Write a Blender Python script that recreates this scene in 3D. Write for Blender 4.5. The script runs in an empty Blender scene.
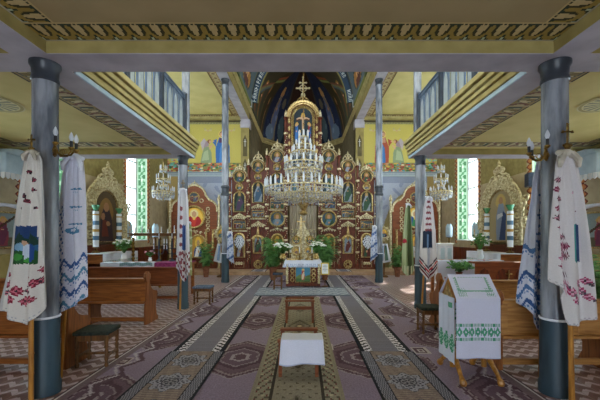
import bpy, math, random
import numpy as np
from mathutils import Vector, Matrix

SC = bpy.context.scene
COL = SC.collection
random.seed(7)
PI = math.pi
F = 333.0
EYE = 1.6

# ------------------------------------------------------------------ colours and materials
def lin(h):
    if not isinstance(h, str):
        return tuple(h)
    h = h.lstrip('#')
    out = []
    for i in (0, 2, 4):
        c = int(h[i:i + 2], 16) / 255
        out.append(c / 12.92 if c <= .04045 else ((c + .055) / 1.055) ** 2.4)
    return tuple(out)

MATS = {}

def new_mat(name):
    m = bpy.data.materials.new(name)
    m.use_nodes = True
    return m, m.node_tree, m.node_tree.nodes['Principled BSDF']

def coords(nt, scale=(1, 1, 1), kind='Object'):
    tc = nt.nodes.new('ShaderNodeTexCoord')
    mp = nt.nodes.new('ShaderNodeMapping')
    mp.inputs['Scale'].default_value = scale
    nt.links.new(tc.outputs[kind], mp.inputs['Vector'])
    return mp.outputs['Vector']

def noise_mix(name, c1, c2, scale=6, rough=.6, metal=0, bump=0, stretch=(1, 1, 1), detail=3, lo=.35, hi=.65, spec=.4, kind='Object'):
    """two tones of one material mixed by a stretched noise"""
    if name in MATS:
        return MATS[name]
    m, nt, b = new_mat(name)
    v = coords(nt, stretch, kind)
    n = nt.nodes.new('ShaderNodeTexNoise')
    n.inputs['Scale'].default_value = scale
    n.inputs['Detail'].default_value = detail
    nt.links.new(v, n.inputs['Vector'])
    r = nt.nodes.new('ShaderNodeValToRGB')
    r.color_ramp.elements[0].position = lo
    r.color_ramp.elements[1].position = hi
    r.color_ramp.elements[0].color = (*lin(c1), 1)
    r.color_ramp.elements[1].color = (*lin(c2), 1)
    nt.links.new(n.outputs['Fac'], r.inputs['Fac'])
    nt.links.new(r.outputs['Color'], b.inputs['Base Color'])
    b.inputs['Roughness'].default_value = rough
    b.inputs['Metallic'].default_value = metal
    b.inputs['Specular IOR Level'].default_value = spec
    if bump:
        bp = nt.nodes.new('ShaderNodeBump')
        bp.inputs['Strength'].default_value = bump
        bp.inputs['Distance'].default_value = .02
        nt.links.new(n.outputs['Fac'], bp.inputs['Height'])
        nt.links.new(bp.outputs['Normal'], b.inputs['Normal'])
    MATS[name] = m
    return m

def painted(name='painted', rough=.7, wear=.12, scale=30, bump=.1, metal=0):
    """reads the paint laid down face by face in the mesh, with a little grain"""
    if name in MATS:
        return MATS[name]
    m, nt, b = new_mat(name)
    a = nt.nodes.new('ShaderNodeAttribute')
    a.attribute_name = 'Col'
    v = coords(nt)
    n = nt.nodes.new('ShaderNodeTexNoise')
    n.inputs['Scale'].default_value = scale
    nt.links.new(v, n.inputs['Vector'])
    mr = nt.nodes.new('ShaderNodeMapRange')
    mr.inputs['To Min'].default_value = 1 - wear * 1.6
    mr.inputs['To Max'].default_value = 1 + wear * 1.6
    nt.links.new(n.outputs['Fac'], mr.inputs['Value'])
    mx = nt.nodes.new('ShaderNodeVectorMath')
    mx.operation = 'SCALE'
    nt.links.new(a.outputs['Color'], mx.inputs[0])
    nt.links.new(mr.outputs['Result'], mx.inputs['Scale'])
    nt.links.new(mx.outputs['Vector'], b.inputs['Base Color'])
    b.inputs['Roughness'].default_value = rough
    b.inputs['Metallic'].default_value = metal
    b.inputs['Specular IOR Level'].default_value = .3
    if bump:
        bp = nt.nodes.new('ShaderNodeBump')
        bp.inputs['Strength'].default_value = bump
        bp.inputs['Distance'].default_value = .01
        nt.links.new(n.outputs['Fac'], bp.inputs['Height'])
        nt.links.new(bp.outputs['Normal'], b.inputs['Normal'])
    MATS[name] = m
    return m

def glass(name, col, rough=.05, trans=1.0):
    if name in MATS:
        return MATS[name]
    m, nt, b = new_mat(name)
    b.inputs['Base Color'].default_value = (*lin(col), 1)
    b.inputs['Roughness'].default_value = rough
    b.inputs['Transmission Weight'].default_value = trans
    b.inputs['IOR'].default_value = 1.45
    MATS[name] = m
    return m

def wood(name, c1, c2, axis=0, rough=.45):
    st = [9, 9, 9]
    st[axis] = .8
    return noise_mix(name, c1, c2, scale=4, rough=rough, stretch=tuple(st), detail=5, bump=.08)

def clear_pane():
    m, nt, b = new_mat('thin_window_glass')
    out = nt.nodes['Material Output']
    tr = nt.nodes.new('ShaderNodeBsdfTransparent')
    tr.inputs['Color'].default_value = (.92, .96, .95, 1)
    gl = nt.nodes.new('ShaderNodeBsdfGlossy')
    gl.inputs['Roughness'].default_value = .02
    mx = nt.nodes.new('ShaderNodeMixShader')
    mx.inputs[0].default_value = .05
    nt.links.new(tr.outputs[0], mx.inputs[1])
    nt.links.new(gl.outputs[0], mx.inputs[2])
    nt.links.new(mx.outputs[0], out.inputs['Surface'])
    return m

M = dict(
    paint=painted(),
    cloth=painted('embroidered_cloth', rough=.9, wear=.06, scale=90, bump=.25),
    carpet=painted('woven_carpet', rough=.95, wear=.3, scale=60, bump=.5),
    gold=noise_mix('gilded_carving', '#8a6c38', '#dcc48a', scale=22, rough=.35, metal=.75, bump=.3),
    palegold=noise_mix('pale_gilding', '#a8966a', '#e6dcb8', scale=16, rough=.4, metal=.35, bump=.2),
    brass=noise_mix('aged_brass', '#5a4322', '#9a7a3c', scale=12, rough=.4, metal=.85),
    icowood=noise_mix('red_brown_iconostasis_wood', '#451a08', '#733010', scale=5, rough=.5, stretch=(6, 6, .8)),
    pew=wood('honey_brown_pew_wood', '#7a451f', '#a5652f', 0),
    pewend=wood('honey_brown_pew_end_wood', '#6e3d1b', '#95592a', 2),
    palewood=wood('pale_oak_pew_wood', '#9a6a38', '#c08d52', 0),
    darkwood=wood('dark_turned_wood', '#4f3218', '#785028', 2),
    reddish=wood('reddish_wood', '#6a3418', '#8c4c26', 0),
    staff=wood('golden_pine_staff', '#8a5a20', '#c0873a', 2, .35),
    marble=noise_mix('blue_grey_marbled_paint', '#5a606b', '#989ea9', scale=3.2, rough=.2, stretch=(2.4, 2.4, .5), detail=7, lo=.4, hi=.62, spec=.5),
    marbledark=noise_mix('dark_blue_grey_marbled_paint', '#262b32', '#484f5a', scale=3, rough=.35, detail=5),
    teal=noise_mix('dark_teal_cover', '#22323d', '#364c5a', scale=2.0, rough=.5, stretch=(4, 4, .5), detail=4),
    soffit=noise_mix('lavender_grey_plaster', '#aaa6b0', '#bdb9c2', scale=3, rough=.8),
    olive=noise_mix('olive_yellow_paint', '#94854e', '#a89860', scale=4, rough=.8),
    cream=noise_mix('cream_moulding_paint', '#a89a64', '#bdb07a', scale=4, rough=.7),
    paleblue=noise_mix('pale_blue_paint', '#a8c0d2', '#c0d4e2', scale=4, rough=.7),
    bluegrey=noise_mix('blue_grey_rail_paint', '#4d5c74', '#64768c', scale=4, rough=.6),
    navy=noise_mix('dark_slate_paint', '#28303e', '#38424f', scale=5, rough=.6),
    ochre=noise_mix('ochre_ceiling_paint', '#cdbf7c', '#d8ca88', scale=2, rough=.85),
    loft=noise_mix('dull_tan_ceiling_paint', '#a29168', '#ac9a70', scale=2, rough=.9),
    wallhi=noise_mix('olive_gold_wall_paint', '#857848', '#988a58', scale=7, rough=.85, detail=6),
    walllo=noise_mix('beige_grey_wall_paint', '#a8977a', '#b8a888', scale=5, rough=.85, detail=6),
    chancel=noise_mix('dark_olive_chancel_plaster', '#5a5136', '#6e6444', scale=3, rough=.9),
    white=noise_mix('white_paint', '#d8dbe0', '#e8eaee', scale=4, rough=.5),
    oldlinen=noise_mix('unbleached_linen', '#a8a294', '#c8c2b4', scale=12, rough=.9, bump=.2),
    linen=noise_mix('white_linen', '#cfd3e2', '#e2e5f0', scale=12, rough=.9, bump=.2),
    candle=noise_mix('ivory_candle_sleeve', '#c2c7d0', '#d8dce4', scale=6, rough=.4),
    leaf=noise_mix('deep_green_leaf', '#2c5c26', '#63994a', scale=6, rough=.6),
    fern=noise_mix('fresh_green_fern', '#33602c', '#6a9a54', scale=6, rough=.6),
    railpale=noise_mix('pale_grey_rail_board', '#97a2aa', '#aeb8be', scale=5, rough=.7),
    petal=noise_mix('white_petal', '#dfe2e0', '#ffffff', scale=20, rough=.7),
    pink=noise_mix('pink_petal', '#c06c8c', '#e8b4c4', scale=20, rough=.7),
    black=noise_mix('black_plastic', '#16181c', '#24272c', scale=20, rough=.5),
    bluebox=noise_mix('slate_blue_speaker_cloth', '#252d3c', '#39445a', scale=30, rough=.8),
    cushion=noise_mix('dark_green_cushion_cloth', '#1d2422', '#323b34', scale=30, rough=.9, bump=.2),
    cushblue=noise_mix('blue_cushion_cloth', '#4d5c78', '#6f7f9c', scale=30, rough=.9, bump=.2),
    magenta=noise_mix('magenta_cloth', '#7c2a5c', '#a03c78', scale=14, rough=.9),
    crystal=noise_mix('cut_crystal', '#848c98', '#dfe4ec', scale=60, rough=.08, spec=1.0, metal=.25, lo=.4, hi=.6),
    stone=noise_mix('tan_step_stone', '#9a7a5c', '#b8977a', scale=6, rough=.5),
    curtain=noise_mix('beige_silk_curtain', '#9f9584', '#c4baa8', scale=3, rough=.6, stretch=(8, 8, .3)),
    pane=clear_pane(),
    cup=glass('green_glass_cup', '#7fc8a0', .1, .6),
    terracotta=noise_mix('terracotta_pot', '#6e4330', '#8a5a42', scale=10, rough=.8),
)

# ------------------------------------------------------------------ mesh builder
class MB:
    def __init__(s):
        s.v = []
        s.f = []
        s.m = []
        s.T = None

    def add(s, vs, fs, mi=0, T=None):
        n = len(s.v)
        T = T if T is not None else s.T
        for p in vs:
            p = Vector(p)
            if T is not None:
                p = T @ p
            s.v.append(tuple(p))
        for f in fs:
            s.f.append(tuple(i + n for i in f))
            s.m.append(mi)
        return s

    def box(s, c, d, mi=0, T=None, rz=0):
        x, y, z = (q / 2 for q in d)
        vs = [(-x, -y, -z), (x, -y, -z), (x, y, -z), (-x, y, -z), (-x, -y, z), (x, -y, z), (x, y, z), (-x, y, z)]
        if rz:
            vs = [(a * math.cos(rz) - b * math.sin(rz), a * math.sin(rz) + b * math.cos(rz), e) for a, b, e in vs]
        vs = [(a + c[0], b + c[1], e + c[2]) for a, b, e in vs]
        return s.add(vs, [(0, 3, 2, 1), (4, 5, 6, 7), (0, 1, 5, 4), (1, 2, 6, 5), (2, 3, 7, 6), (3, 0, 4, 7)], mi, T)

    def bb(s, x0, x1, y0, y1, z0, z1, mi=0):
        return s.box(((x0 + x1) / 2, (y0 + y1) / 2, (z0 + z1) / 2), (abs(x1 - x0), abs(y1 - y0), abs(z1 - z0)), mi)

    def lathe(s, prof, c=(0, 0, 0), n=16, mi=0, T=None, sq=1.0):
        vs, fs = [], []
        for r, z in prof:
            for k in range(n):
                a = 2 * PI * k / n
                vs.append((c[0] + r * math.cos(a), c[1] + sq * r * math.sin(a), c[2] + z))
        for j in range(len(prof) - 1):
            for k in range(n):
                k2 = (k + 1) % n
                fs.append((j * n + k, j * n + k2, (j + 1) * n + k2, (j + 1) * n + k))
        fs.append(tuple(range(n - 1, -1, -1)))
        fs.append(tuple((len(prof) - 1) * n + k for k in range(n)))
        return s.add(vs, fs, mi, T)

    def tube(s, pts, r, n=8, mi=0, closed=False, T=None):
        pts = [Vector(p) for p in pts]
        rs = r if isinstance(r, (list, tuple)) else [r] * len(pts)
        vs, fs = [], []
        N = len(pts)
        up = None
        for i, p in enumerate(pts):
            a = pts[i - 1] if (i or closed) else p
            b = pts[(i + 1) % N] if (i < N - 1 or closed) else p
            t = (b - a)
            t = t.normalized() if t.length > 1e-9 else Vector((0, 0, 1))
            if up is None:
                up = t.orthogonal().normalized()
            up = (up - t * up.dot(t))
            up = up.normalized() if up.length > 1e-6 else t.orthogonal().normalized()
            w = t.cross(up)
            for k in range(n):
                q = 2 * PI * k / n
                vs.append(tuple(p + rs[i] * (math.cos(q) * up + math.sin(q) * w)))
        for j in range(N if closed else N - 1):
            j2 = (j + 1) % N
            for k in range(n):
                k2 = (k + 1) % n
                fs.append((j * n + k, j * n + k2, j2 * n + k2, j2 * n + k))
        if not closed:
            fs.append(tuple(range(n - 1, -1, -1)))
            fs.append(tuple((N - 1) * n + k for k in range(n)))
        return s.add(vs, fs, mi, T)

    def ring(s, c, R, r, n=32, m=6, mi=0, axis='z', a0=0, a1=2 * PI, sx=1, sz=1):
        full = abs(a1 - a0 - 2 * PI) < 1e-6
        k = n if full else n + 1
        pts = []
        for i in range(k):
            a = a0 + (a1 - a0) * i / n
            x, y = R * math.cos(a) * sx, R * math.sin(a) * sz
            pts.append((c[0] + x, c[1] + y, c[2]) if axis == 'z' else (c[0] + x, c[1], c[2] + y) if axis == 'y' else (c[0], c[1] + x, c[2] + y))
        return s.tube(pts, r, m, mi, closed=full)

    def ball(s, c, r, mi=0, n=8, sx=1, sy=1, sz=1):
        rings = max(3, n // 2)
        prof = [(max(1e-4, math.sin(PI * i / rings)), -math.cos(PI * i / rings)) for i in range(rings + 1)]
        vs, fs = [], []
        for q, z in prof:
            for k in range(n):
                a = 2 * PI * k / n
                vs.append((c[0] + r * sx * q * math.cos(a), c[1] + r * sy * q * math.sin(a), c[2] + r * sz * z))
        for j in range(rings):
            for k in range(n):
                k2 = (k + 1) % n
                fs.append((j * n + k, j * n + k2, (j + 1) * n + k2, (j + 1) * n + k))
        return s.add(vs, fs, mi)

    def prism(s, poly, y0, y1, mi=0, axis='y', T=None):
        """poly of (a, z) swept along y (axis y), or of (y, z) swept along x (axis x), or (x, y) along z"""
        n = len(poly)
        area = sum(poly[i][0] * poly[(i + 1) % n][1] - poly[(i + 1) % n][0] * poly[i][1] for i in range(n))
        if area < 0:
            poly = poly[::-1]
        if axis == 'y':
            A = [(a, y0, z) for a, z in poly]
            B = [(a, y1, z) for a, z in poly]
            fs = [tuple(range(n)), tuple(range(2 * n - 1, n - 1, -1))]
            fs += [(i, i + n, (i + 1) % n + n, (i + 1) % n) for i in range(n)]
        elif axis == 'x':
            A = [(y0, a, z) for a, z in poly]
            B = [(y1, a, z) for a, z in poly]
            fs = [tuple(range(n - 1, -1, -1)), tuple(range(n, 2 * n))]
            fs += [(i, (i + 1) % n, (i + 1) % n + n, i + n) for i in range(n)]
        else:
            A = [(a, z, y0) for a, z in poly]
            B = [(a, z, y1) for a, z in poly]
            fs = [tuple(range(n - 1, -1, -1)), tuple(range(n, 2 * n))]
            fs += [(i, (i + 1) % n, (i + 1) % n + n, i + n) for i in range(n)]
        return s.add(A + B, fs, mi, T)

    def build(s, name, mats, parent=None, smooth=False, bevel=0, loc=None):
        me = bpy.data.meshes.new(name)
        me.from_pydata(s.v, [], s.f)
        if not isinstance(mats, (list, tuple)):
            mats = [mats]
        for m in mats:
            me.materials.append(m)
        me.polygons.foreach_set('material_index', s.m)
        if smooth:
            me.polygons.foreach_set('use_smooth', [True] * len(s.f))
            try:
                me.set_sharp_from_angle(angle=math.radians(40))
            except Exception:
                pass
        me.update()
        o = bpy.data.objects.new(name, me)
        COL.objects.link(o)
        if parent is not None:
            o.parent = parent
        if loc is not None:
            o.location = loc
        if bevel:
            b = o.modifiers.new('edge', 'BEVEL')
            b.width = bevel
            b.segments = 2
            b.limit_method = 'ANGLE'
        return o

# ------------------------------------------------------------------ tags
def tag(o, label=None, cat=None, group=None, kind=None):
    if label:
        o['label'] = label
    if cat:
        o['category'] = cat
    if group:
        o['group'] = group
    if kind:
        o['kind'] = kind
    return o

def thing(name, label, cat, loc=(0, 0, 0), rz=0, group=None):
    o = bpy.data.objects.new(name, None)
    o.empty_display_size = .1
    COL.objects.link(o)
    o.location = loc
    o.rotation_euler = (0, 0, rz)
    return tag(o, label, cat, group)

KIDS = {}
def copy_tree(o, label=None, loc=None, rz=None, parent=None, group=None):
    c = o.copy()
    COL.objects.link(c)
    if parent is not None:
        c.parent = parent
    if label:
        c['label'] = label
    if group:
        c['group'] = group
    if loc is not None:
        c.location = loc
    if rz is not None:
        c.rotation_euler = (0, 0, rz)
    for ch in list(o.children):
        copy_tree(ch, parent=c)
    return c

def struct(name, mb, mats, **k):
    return tag(mb.build(name, mats, **k), kind='structure')

# ------------------------------------------------------------------ painted grids
def raster(X, Y, base, shapes):
    out = np.empty(X.shape + (3,))
    out[:] = lin(base)
    for s in shapes:
        k = s[0]
        if k == 'e':
            m = ((X - s[1]) / s[3]) ** 2 + ((Y - s[2]) / s[4]) ** 2 <= 1
        elif k == 'r':
            m = (X >= s[1]) & (X <= s[3]) & (Y >= s[2]) & (Y <= s[4])
        elif k == 'p':
            m = np.zeros(X.shape, bool)
            P = s[1]
            for i in range(len(P)):
                (x1, y1), (x2, y2) = P[i], P[i - 1]
                c = ((y1 > Y) != (y2 > Y))
                with np.errstate(divide='ignore', invalid='ignore'):
                    m ^= c & (X < (x2 - x1) * (Y - y1) / (y2 - y1 + 1e-12) + x1)
        else:
            m = s[1](X, Y)
        out[m] = lin(s[-1])
    return out

def grid(name, nu, nv, pos, col, mat=None, parent=None, thick=0, smooth=False, loc=None):
    U, V = np.meshgrid(np.linspace(0, 1, nu + 1), np.linspace(0, 1, nv + 1))
    P = np.stack([np.broadcast_to(np.asarray(a, float), U.shape) for a in pos(U, V)], -1).reshape(-1, 3)
    Uc = (U[:-1, :-1] + U[1:, 1:]) / 2
    Vc = (V[:-1, :-1] + V[1:, 1:]) / 2
    c = np.asarray(col(Uc, Vc), float).reshape(-1, 3)
    i = np.arange(nu * nv)
    a = (i // nu) * (nu + 1) + i % nu
    faces = np.stack([a, a + 1, a + nu + 2, a + nu + 1], -1)
    me = bpy.data.meshes.new(name)
    me.from_pydata(P.tolist(), [], faces.tolist())
    at = me.attributes.new('Col', 'FLOAT_COLOR', 'FACE')
    at.data.foreach_set('color', np.concatenate([c, np.ones((len(c), 1))], -1).ravel())
    me.materials.append(mat or M['paint'])
    if smooth:
        me.polygons.foreach_set('use_smooth', [True] * len(faces))
    me.update()
    o = bpy.data.objects.new(name, me)
    COL.objects.link(o)
    if parent is not None:
        o.parent = parent
    if loc is not None:
        o.location = loc
    if thick:
        s = o.modifiers.new('thickness', 'SOLIDIFY')
        s.thickness = thick
        s.offset = -1
    return o

def flat(x0, x1, z0, z1, y):
    return lambda U, V: (x0 + (x1 - x0) * U, y + 0 * U, z0 + (z1 - z0) * V)

def person_shapes(cx, base, h, robe, drape, halo='#e0b84a', skin='#c89a78', w=.3):
    """a standing robed figure of height h whose feet are at base (y up)"""
    t = base + h
    return [('e', cx, t - .1 * h, .15 * h, .13 * h, halo),
            ('p', [(cx - w * h * .42, base), (cx + w * h * .42, base), (cx + w * h * .5, base + .45 * h), (cx + .1 * h, t - .16 * h), (cx - .1 * h, t - .16 * h), (cx - w * h * .5, base + .45 * h)], robe),
            ('p', [(cx - w * h * .42, base + .05 * h), (cx + .02 * h, base + .05 * h), (cx + w * h * .48, base + .5 * h), (cx + .09 * h, t - .2 * h), (cx - w * h * .3, base + .5 * h)], drape),
            ('e', cx, t - .11 * h, .065 * h, .085 * h, skin),
            ('e', cx - .02 * h, base + .58 * h, .06 * h, .035 * h, skin)]

def bust_shapes(cx, base, h, robe, drape, halo='#e6bc4c', skin='#c4946e'):
    t = base + h
    return [('e', cx, t - .3 * h, .27 * h, .27 * h, halo),
            ('e', cx, base + .12 * h, .36 * h, .42 * h, robe),
            ('p', [(cx - .3 * h, base), (cx, base), (cx + .22 * h, base + .45 * h), (cx - .12 * h, base + .5 * h)], drape),
            ('e', cx, t - .33 * h, .12 * h, .16 * h, skin),
            ('e', cx + .03 * h, base + .25 * h, .07 * h, .06 * h, skin)]
SKY = 7.0
SUN = 14.0
EXPO = 0.12
# ================================================================== THE SHELL
W = 6.28          # half width to the outer walls
BX0, BX1 = 2.45, 2.8   # the lengthwise beams
ZS = 3.36         # underside of the low beams
ZC = 3.49         # low painted ceilings
YE = 15.5         # east wall of the side aisles
ZU = 7.0          # underside of the high beams
ZH = 7.14         # high side ceilings
ZV = 7.53         # spring of the vault

# ---- floor of small tiles
def floor_material():
    m, nt, b = new_mat('patterned_floor_tile')
    v = coords(nt, (1 / .18, 1 / .18, 1))
    sp = nt.nodes.new('ShaderNodeSeparateXYZ')
    nt.links.new(v, sp.inputs[0])
    def mth(op, a, c=None):
        n = nt.nodes.new('ShaderNodeMath')
        n.operation = op
        for i, q in enumerate((a, c)):
            if q is None:
                continue
            if isinstance(q, (int, float)):
                n.inputs[i].default_value = q
            else:
                nt.links.new(q, n.inputs[i])
        return n.outputs[0]
    x, y = sp.outputs[0], sp.outputs[1]
    tri = lambda q: mth('ABSOLUTE', mth('SUBTRACT', mth('FRACT', q), .5))
    zig = mth('FRACT', mth('ADD', y, tri(x)))                    # zigzag rows
    d = mth('ADD', tri(x), tri(y))
    is_light = mth('LESS_THAN', zig, .42)
    is_dia = mth('LESS_THAN', d, .22)
    def mix(f, c1, c2):
        n = nt.nodes.new('ShaderNodeMix')
        n.data_type = 'RGBA'
        nt.links.new(f, n.inputs[0])
        for i, q in ((6, c1), (7, c2)):
            if isinstance(q, str):
                n.inputs[i].default_value = (*lin(q), 1)
            else:
                nt.links.new(q, n.inputs[i])
        return n.outputs[2]
    c = mix(is_light, '#785450', '#ccbec6')
    c = mix(is_dia, c, '#6c4640')
    grout = mth('GREATER_THAN', mth('MAXIMUM', tri(x), tri(y)), .48)
    c = mix(grout, c, '#9a8b88')
    nz = nt.nodes.new('ShaderNodeTexNoise')
    nz.inputs['Scale'].default_value = 1.5
    nt.links.new(v, nz.inputs['Vector'])
    nt.links.new(c, b.inputs['Base Color'])
    b.inputs['Roughness'].default_value = .32
    return m

mb = MB()
mb.bb(-W - .6, W + .6, -3.5, 23, -.2, 0)
struct('floor', mb, floor_material())
mb = MB()
mb.bb(-W, W, 13.55, 15.45, 0, .15)
mb.bb(-2.44, 2.44, 15.45, 21.9, 0, .15)
struct('trim_1', mb, M['stone'], bevel=.015)

# ---- outer walls with deep window openings
WIN = [(3.9, 5.4), (7.5, 9.1), (11.9, 13.5)]
ADDED_WIN = [(9.6, 11.4), (13.95, 15.1)]      # unseen upper windows, added to brighten the transept
WZ = (1.42, 6.3)
def side_wall(s, name):
    mb = MB()
    ys = [-3.5]
    for a, b in WIN:
        ys += [a, b]
    ys.append(YE)
    x0, x1 = s * W, s * (W + .55)
    def seg(y0, y1, z0, z1, n=2):
        for a, b, mi in ((0, 3.4, 1), (3.4, 7.6, 0)):
            lo, hi = max(z0, a), min(z1, b)
            if hi > lo:
                mb.bb(min(x0, x1), max(x0, x1), y0, y1, lo, hi, mi)
    for i in range(0, len(ys), 2):
        a_, b_ = ys[i], ys[i + 1]
        u = [w for w in ADDED_WIN if a_ < w[0] < b_]
        if u:
            u = u[0]
            seg(a_, u[0], 0, 7.6); seg(u[1], b_, 0, 7.6)
            seg(u[0], u[1], 0, 5.3); seg(u[0], u[1], 6.8, 7.6)
        else:
            seg(a_, b_, 0, 7.6)
    for a, b in WIN:
        seg(a, b, 0, WZ[0])
        seg(a, b, WZ[1], 7.6)
    struct(name, mb, [M['wallhi'], M['walllo']])
    # dark red-brown panelled wainscot
    mb = MB()
    mb.bb(min(s * (W - .05), x0), max(s * (W - .05), x0), 7.6, 15.4, 0, 1.12)
    mb.bb(min(s * (W - .08), x0), max(s * (W - .08), x0), 7.6, 15.4, 1.12, 1.17)
    y = 7.7
    while y < 15.2:
        mb.bb(min(s * (W - .07), s * W), max(s * (W - .07), s * W), y, y + .07, .1, 1.12)
        y += .45
    struct('baseboard_left' if s < 0 else 'baseboard_right', mb, M['icowood'])
side_wall(-1, 'wall_left')
side_wall(1, 'wall_right')

# painted window reveals, frames, panes
def vine(U, V, n=10):
    """green vine lattice on white"""
    X, Y = U, V * n
    fy = Y % 1
    fx = X % 1
    c = raster(fx, fy, '#8aa488', [
        ('f', lambda X, Y: (np.abs(X - .5 - .25 * np.sin(2 * PI * Y)) < .12), '#44704a'),
        ('e', .3, .3, .16, .2, '#36603c'), ('e', .7, .75, .16, .2, '#36603c'), ('e', .5, .5, .1, .08, '#b8c4a8')])
    edge = (fx < .08) | (fx > .92)
    c[edge] = lin('#a8b4a0')
    return c
nwin = 0
for s in (-1, 1):
    for k, (a, b) in enumerate(WIN):
        nwin += 1
        x0, x1 = s * (W + .015), s * (W + .43)
        mb = MB()
        xf = s * (W + .47)
        for y in (a + .03, b - .03):
            mb.bb(xf - .03, xf + .03, y - .03, y + .03, *WZ)
        mb.bb(xf - .03, xf + .03, (a + b) / 2 - .025, (a + b) / 2 + .025, *WZ)
        for z in (WZ[0] + .03, 2.45, 3.5, 4.55, WZ[1] - .03):
            mb.bb(xf - .028, xf + .028, a, b, z - .03, z + .03)
        fr = struct('window_%d' % nwin, mb, M['white'])
        p = MB()
        p.bb(xf - .004, xf + .004, a + .05, b - .05, WZ[0] + .05, WZ[1] - .05)
        p.build('pane', M['pane'], fr)
        # reveal faces carry a painted vine
        far = b - .006
        grid('reveal', 12, 90, (lambda x0, x1, y: lambda U, V: (x0 + (x1 - x0) * (U if s < 0 else 1 - U), y + 0 * U, WZ[0] + (WZ[1] - WZ[0]) * V))(x1 if s < 0 else x0, x0 if s < 0 else x1, far) if False else
             (lambda xa, xb, y: lambda U, V: (xa + (xb - xa) * U, y + 0 * U, WZ[0] + (WZ[1] - WZ[0]) * V))(min(x0, x1), max(x0, x1), far),
             lambda U, V: vine(U, V, 9), M['paint'], fr)
        sl = MB()
        sl.bb(min(s * (W - .03), x1), max(s * (W - .03), x1), a + .01, b - .01, WZ[0], WZ[0] + .03)
        sl.build('sill', M['white'], fr)
        # scalloped red and orange border on the wall beside each opening
        def scal(U, V):
            fy = (V * 22) % 1
            return raster(U, fy, '#b8a888', [('r', 0, 0, .12, 1, '#4a2420'), ('e', .15, .5, .8, .5, '#6e2f26'), ('e', .15, .5, .6, .36, '#c07848'), ('e', .12, .5, .3, .2, '#d8a060')])
        for y, dr in ((a - .002, -1), (b + .002, 1)):
            xx = s * (W - .004)
            flip = (s > 0) == (dr > 0)
            def pos(U, V, y=y, dr=dr, xx=xx, s=s):
                return (xx + 0 * U, y + dr * .2 * U, 1.3 + 3.6 * V)
            bd = grid('painted_border', 8, 176, pos, scal, M['paint'], fr)

    for (a, b) in ADDED_WIN:  # frames of the added openings, out of view, for more daylight inside
        nwin += 1
        mb = MB()
        xf = s * (W + .4)
        for y in (a + .03, (a + b) / 2, b - .03):
            mb.bb(xf - .03, xf + .03, y - .03, y + .03, 5.3, 6.8)
        for z in (5.33, 6.05, 6.77):
            mb.bb(xf - .028, xf + .028, a, b, z - .03, z + .03)
        fr = struct('window_%d' % nwin, mb, M['white'])
        p = MB()
        p.bb(xf - .004, xf + .004, a + .05, b - .05, 5.35, 6.75)
        p.build('pane', M['pane'], fr)

# ---- east walls beside the chancel, chancel and apse walls
for s in (-1, 1):
    mb = MB()
    mb.bb(min(s * BX1, s * W), max(s * BX1, s * W), YE, YE + .4, 0, 7.6)
    struct('wall_east_left' if s < 0 else 'wall_east_right', mb, M['wallhi'])
APSE = [(-2.47, 15.5), (-2.47, 20.5), (-1.27, 22.2), (1.27, 22.2), (2.47, 20.5), (2.47, 15.5)]
mb = MB()
for (xa, ya), (xb, yb) in zip(APSE[:-1], APSE[1:]):
    d = Vector((xb - xa, yb - ya, 0)).normalized()
    n = Vector((-d.y, d.x, 0)) * .3
    q = [(xa, ya), (xb, yb), (xb + n.x, yb + n.y), (xa + n.x, ya + n.y)]
    if abs(ya - yb) > 3:
        xs = sorted((xa, xa + n.x))
        for y0_, y1_, z0_, z1_ in ((15.5, 16.8, 0, ZV), (19.3, 20.5, 0, ZV), (16.8, 19.3, 0, 1.8), (16.8, 19.3, 4.9, ZV)):  # hidden side openings added so daylight reaches the vault
            mb.bb(xs[0], xs[1], y0_, y1_, z0_, z1_)
    else:
        mb.prism(q, 0, ZV, axis='z')
struct('wall_apse', mb, M['chancel'])
# rim moulding that carries the vault
mb = MB()
RIM = [(-2.47, 6.0)] + APSE + [(2.47, 6.0)]
RIM = [(-2.45, 6.0), (-2.45, 20.45), (-1.25, 22.1), (1.25, 22.1), (2.45, 20.45), (2.45, 6.0)]
for r, z in ((.09, ZV - .02), (.06, ZV + .1), (.05, ZV - .14)):
    mb.tube([(x, y, z) for x, y in RIM], r, 6)
struct('trim_2', mb, M['cream'])

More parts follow.
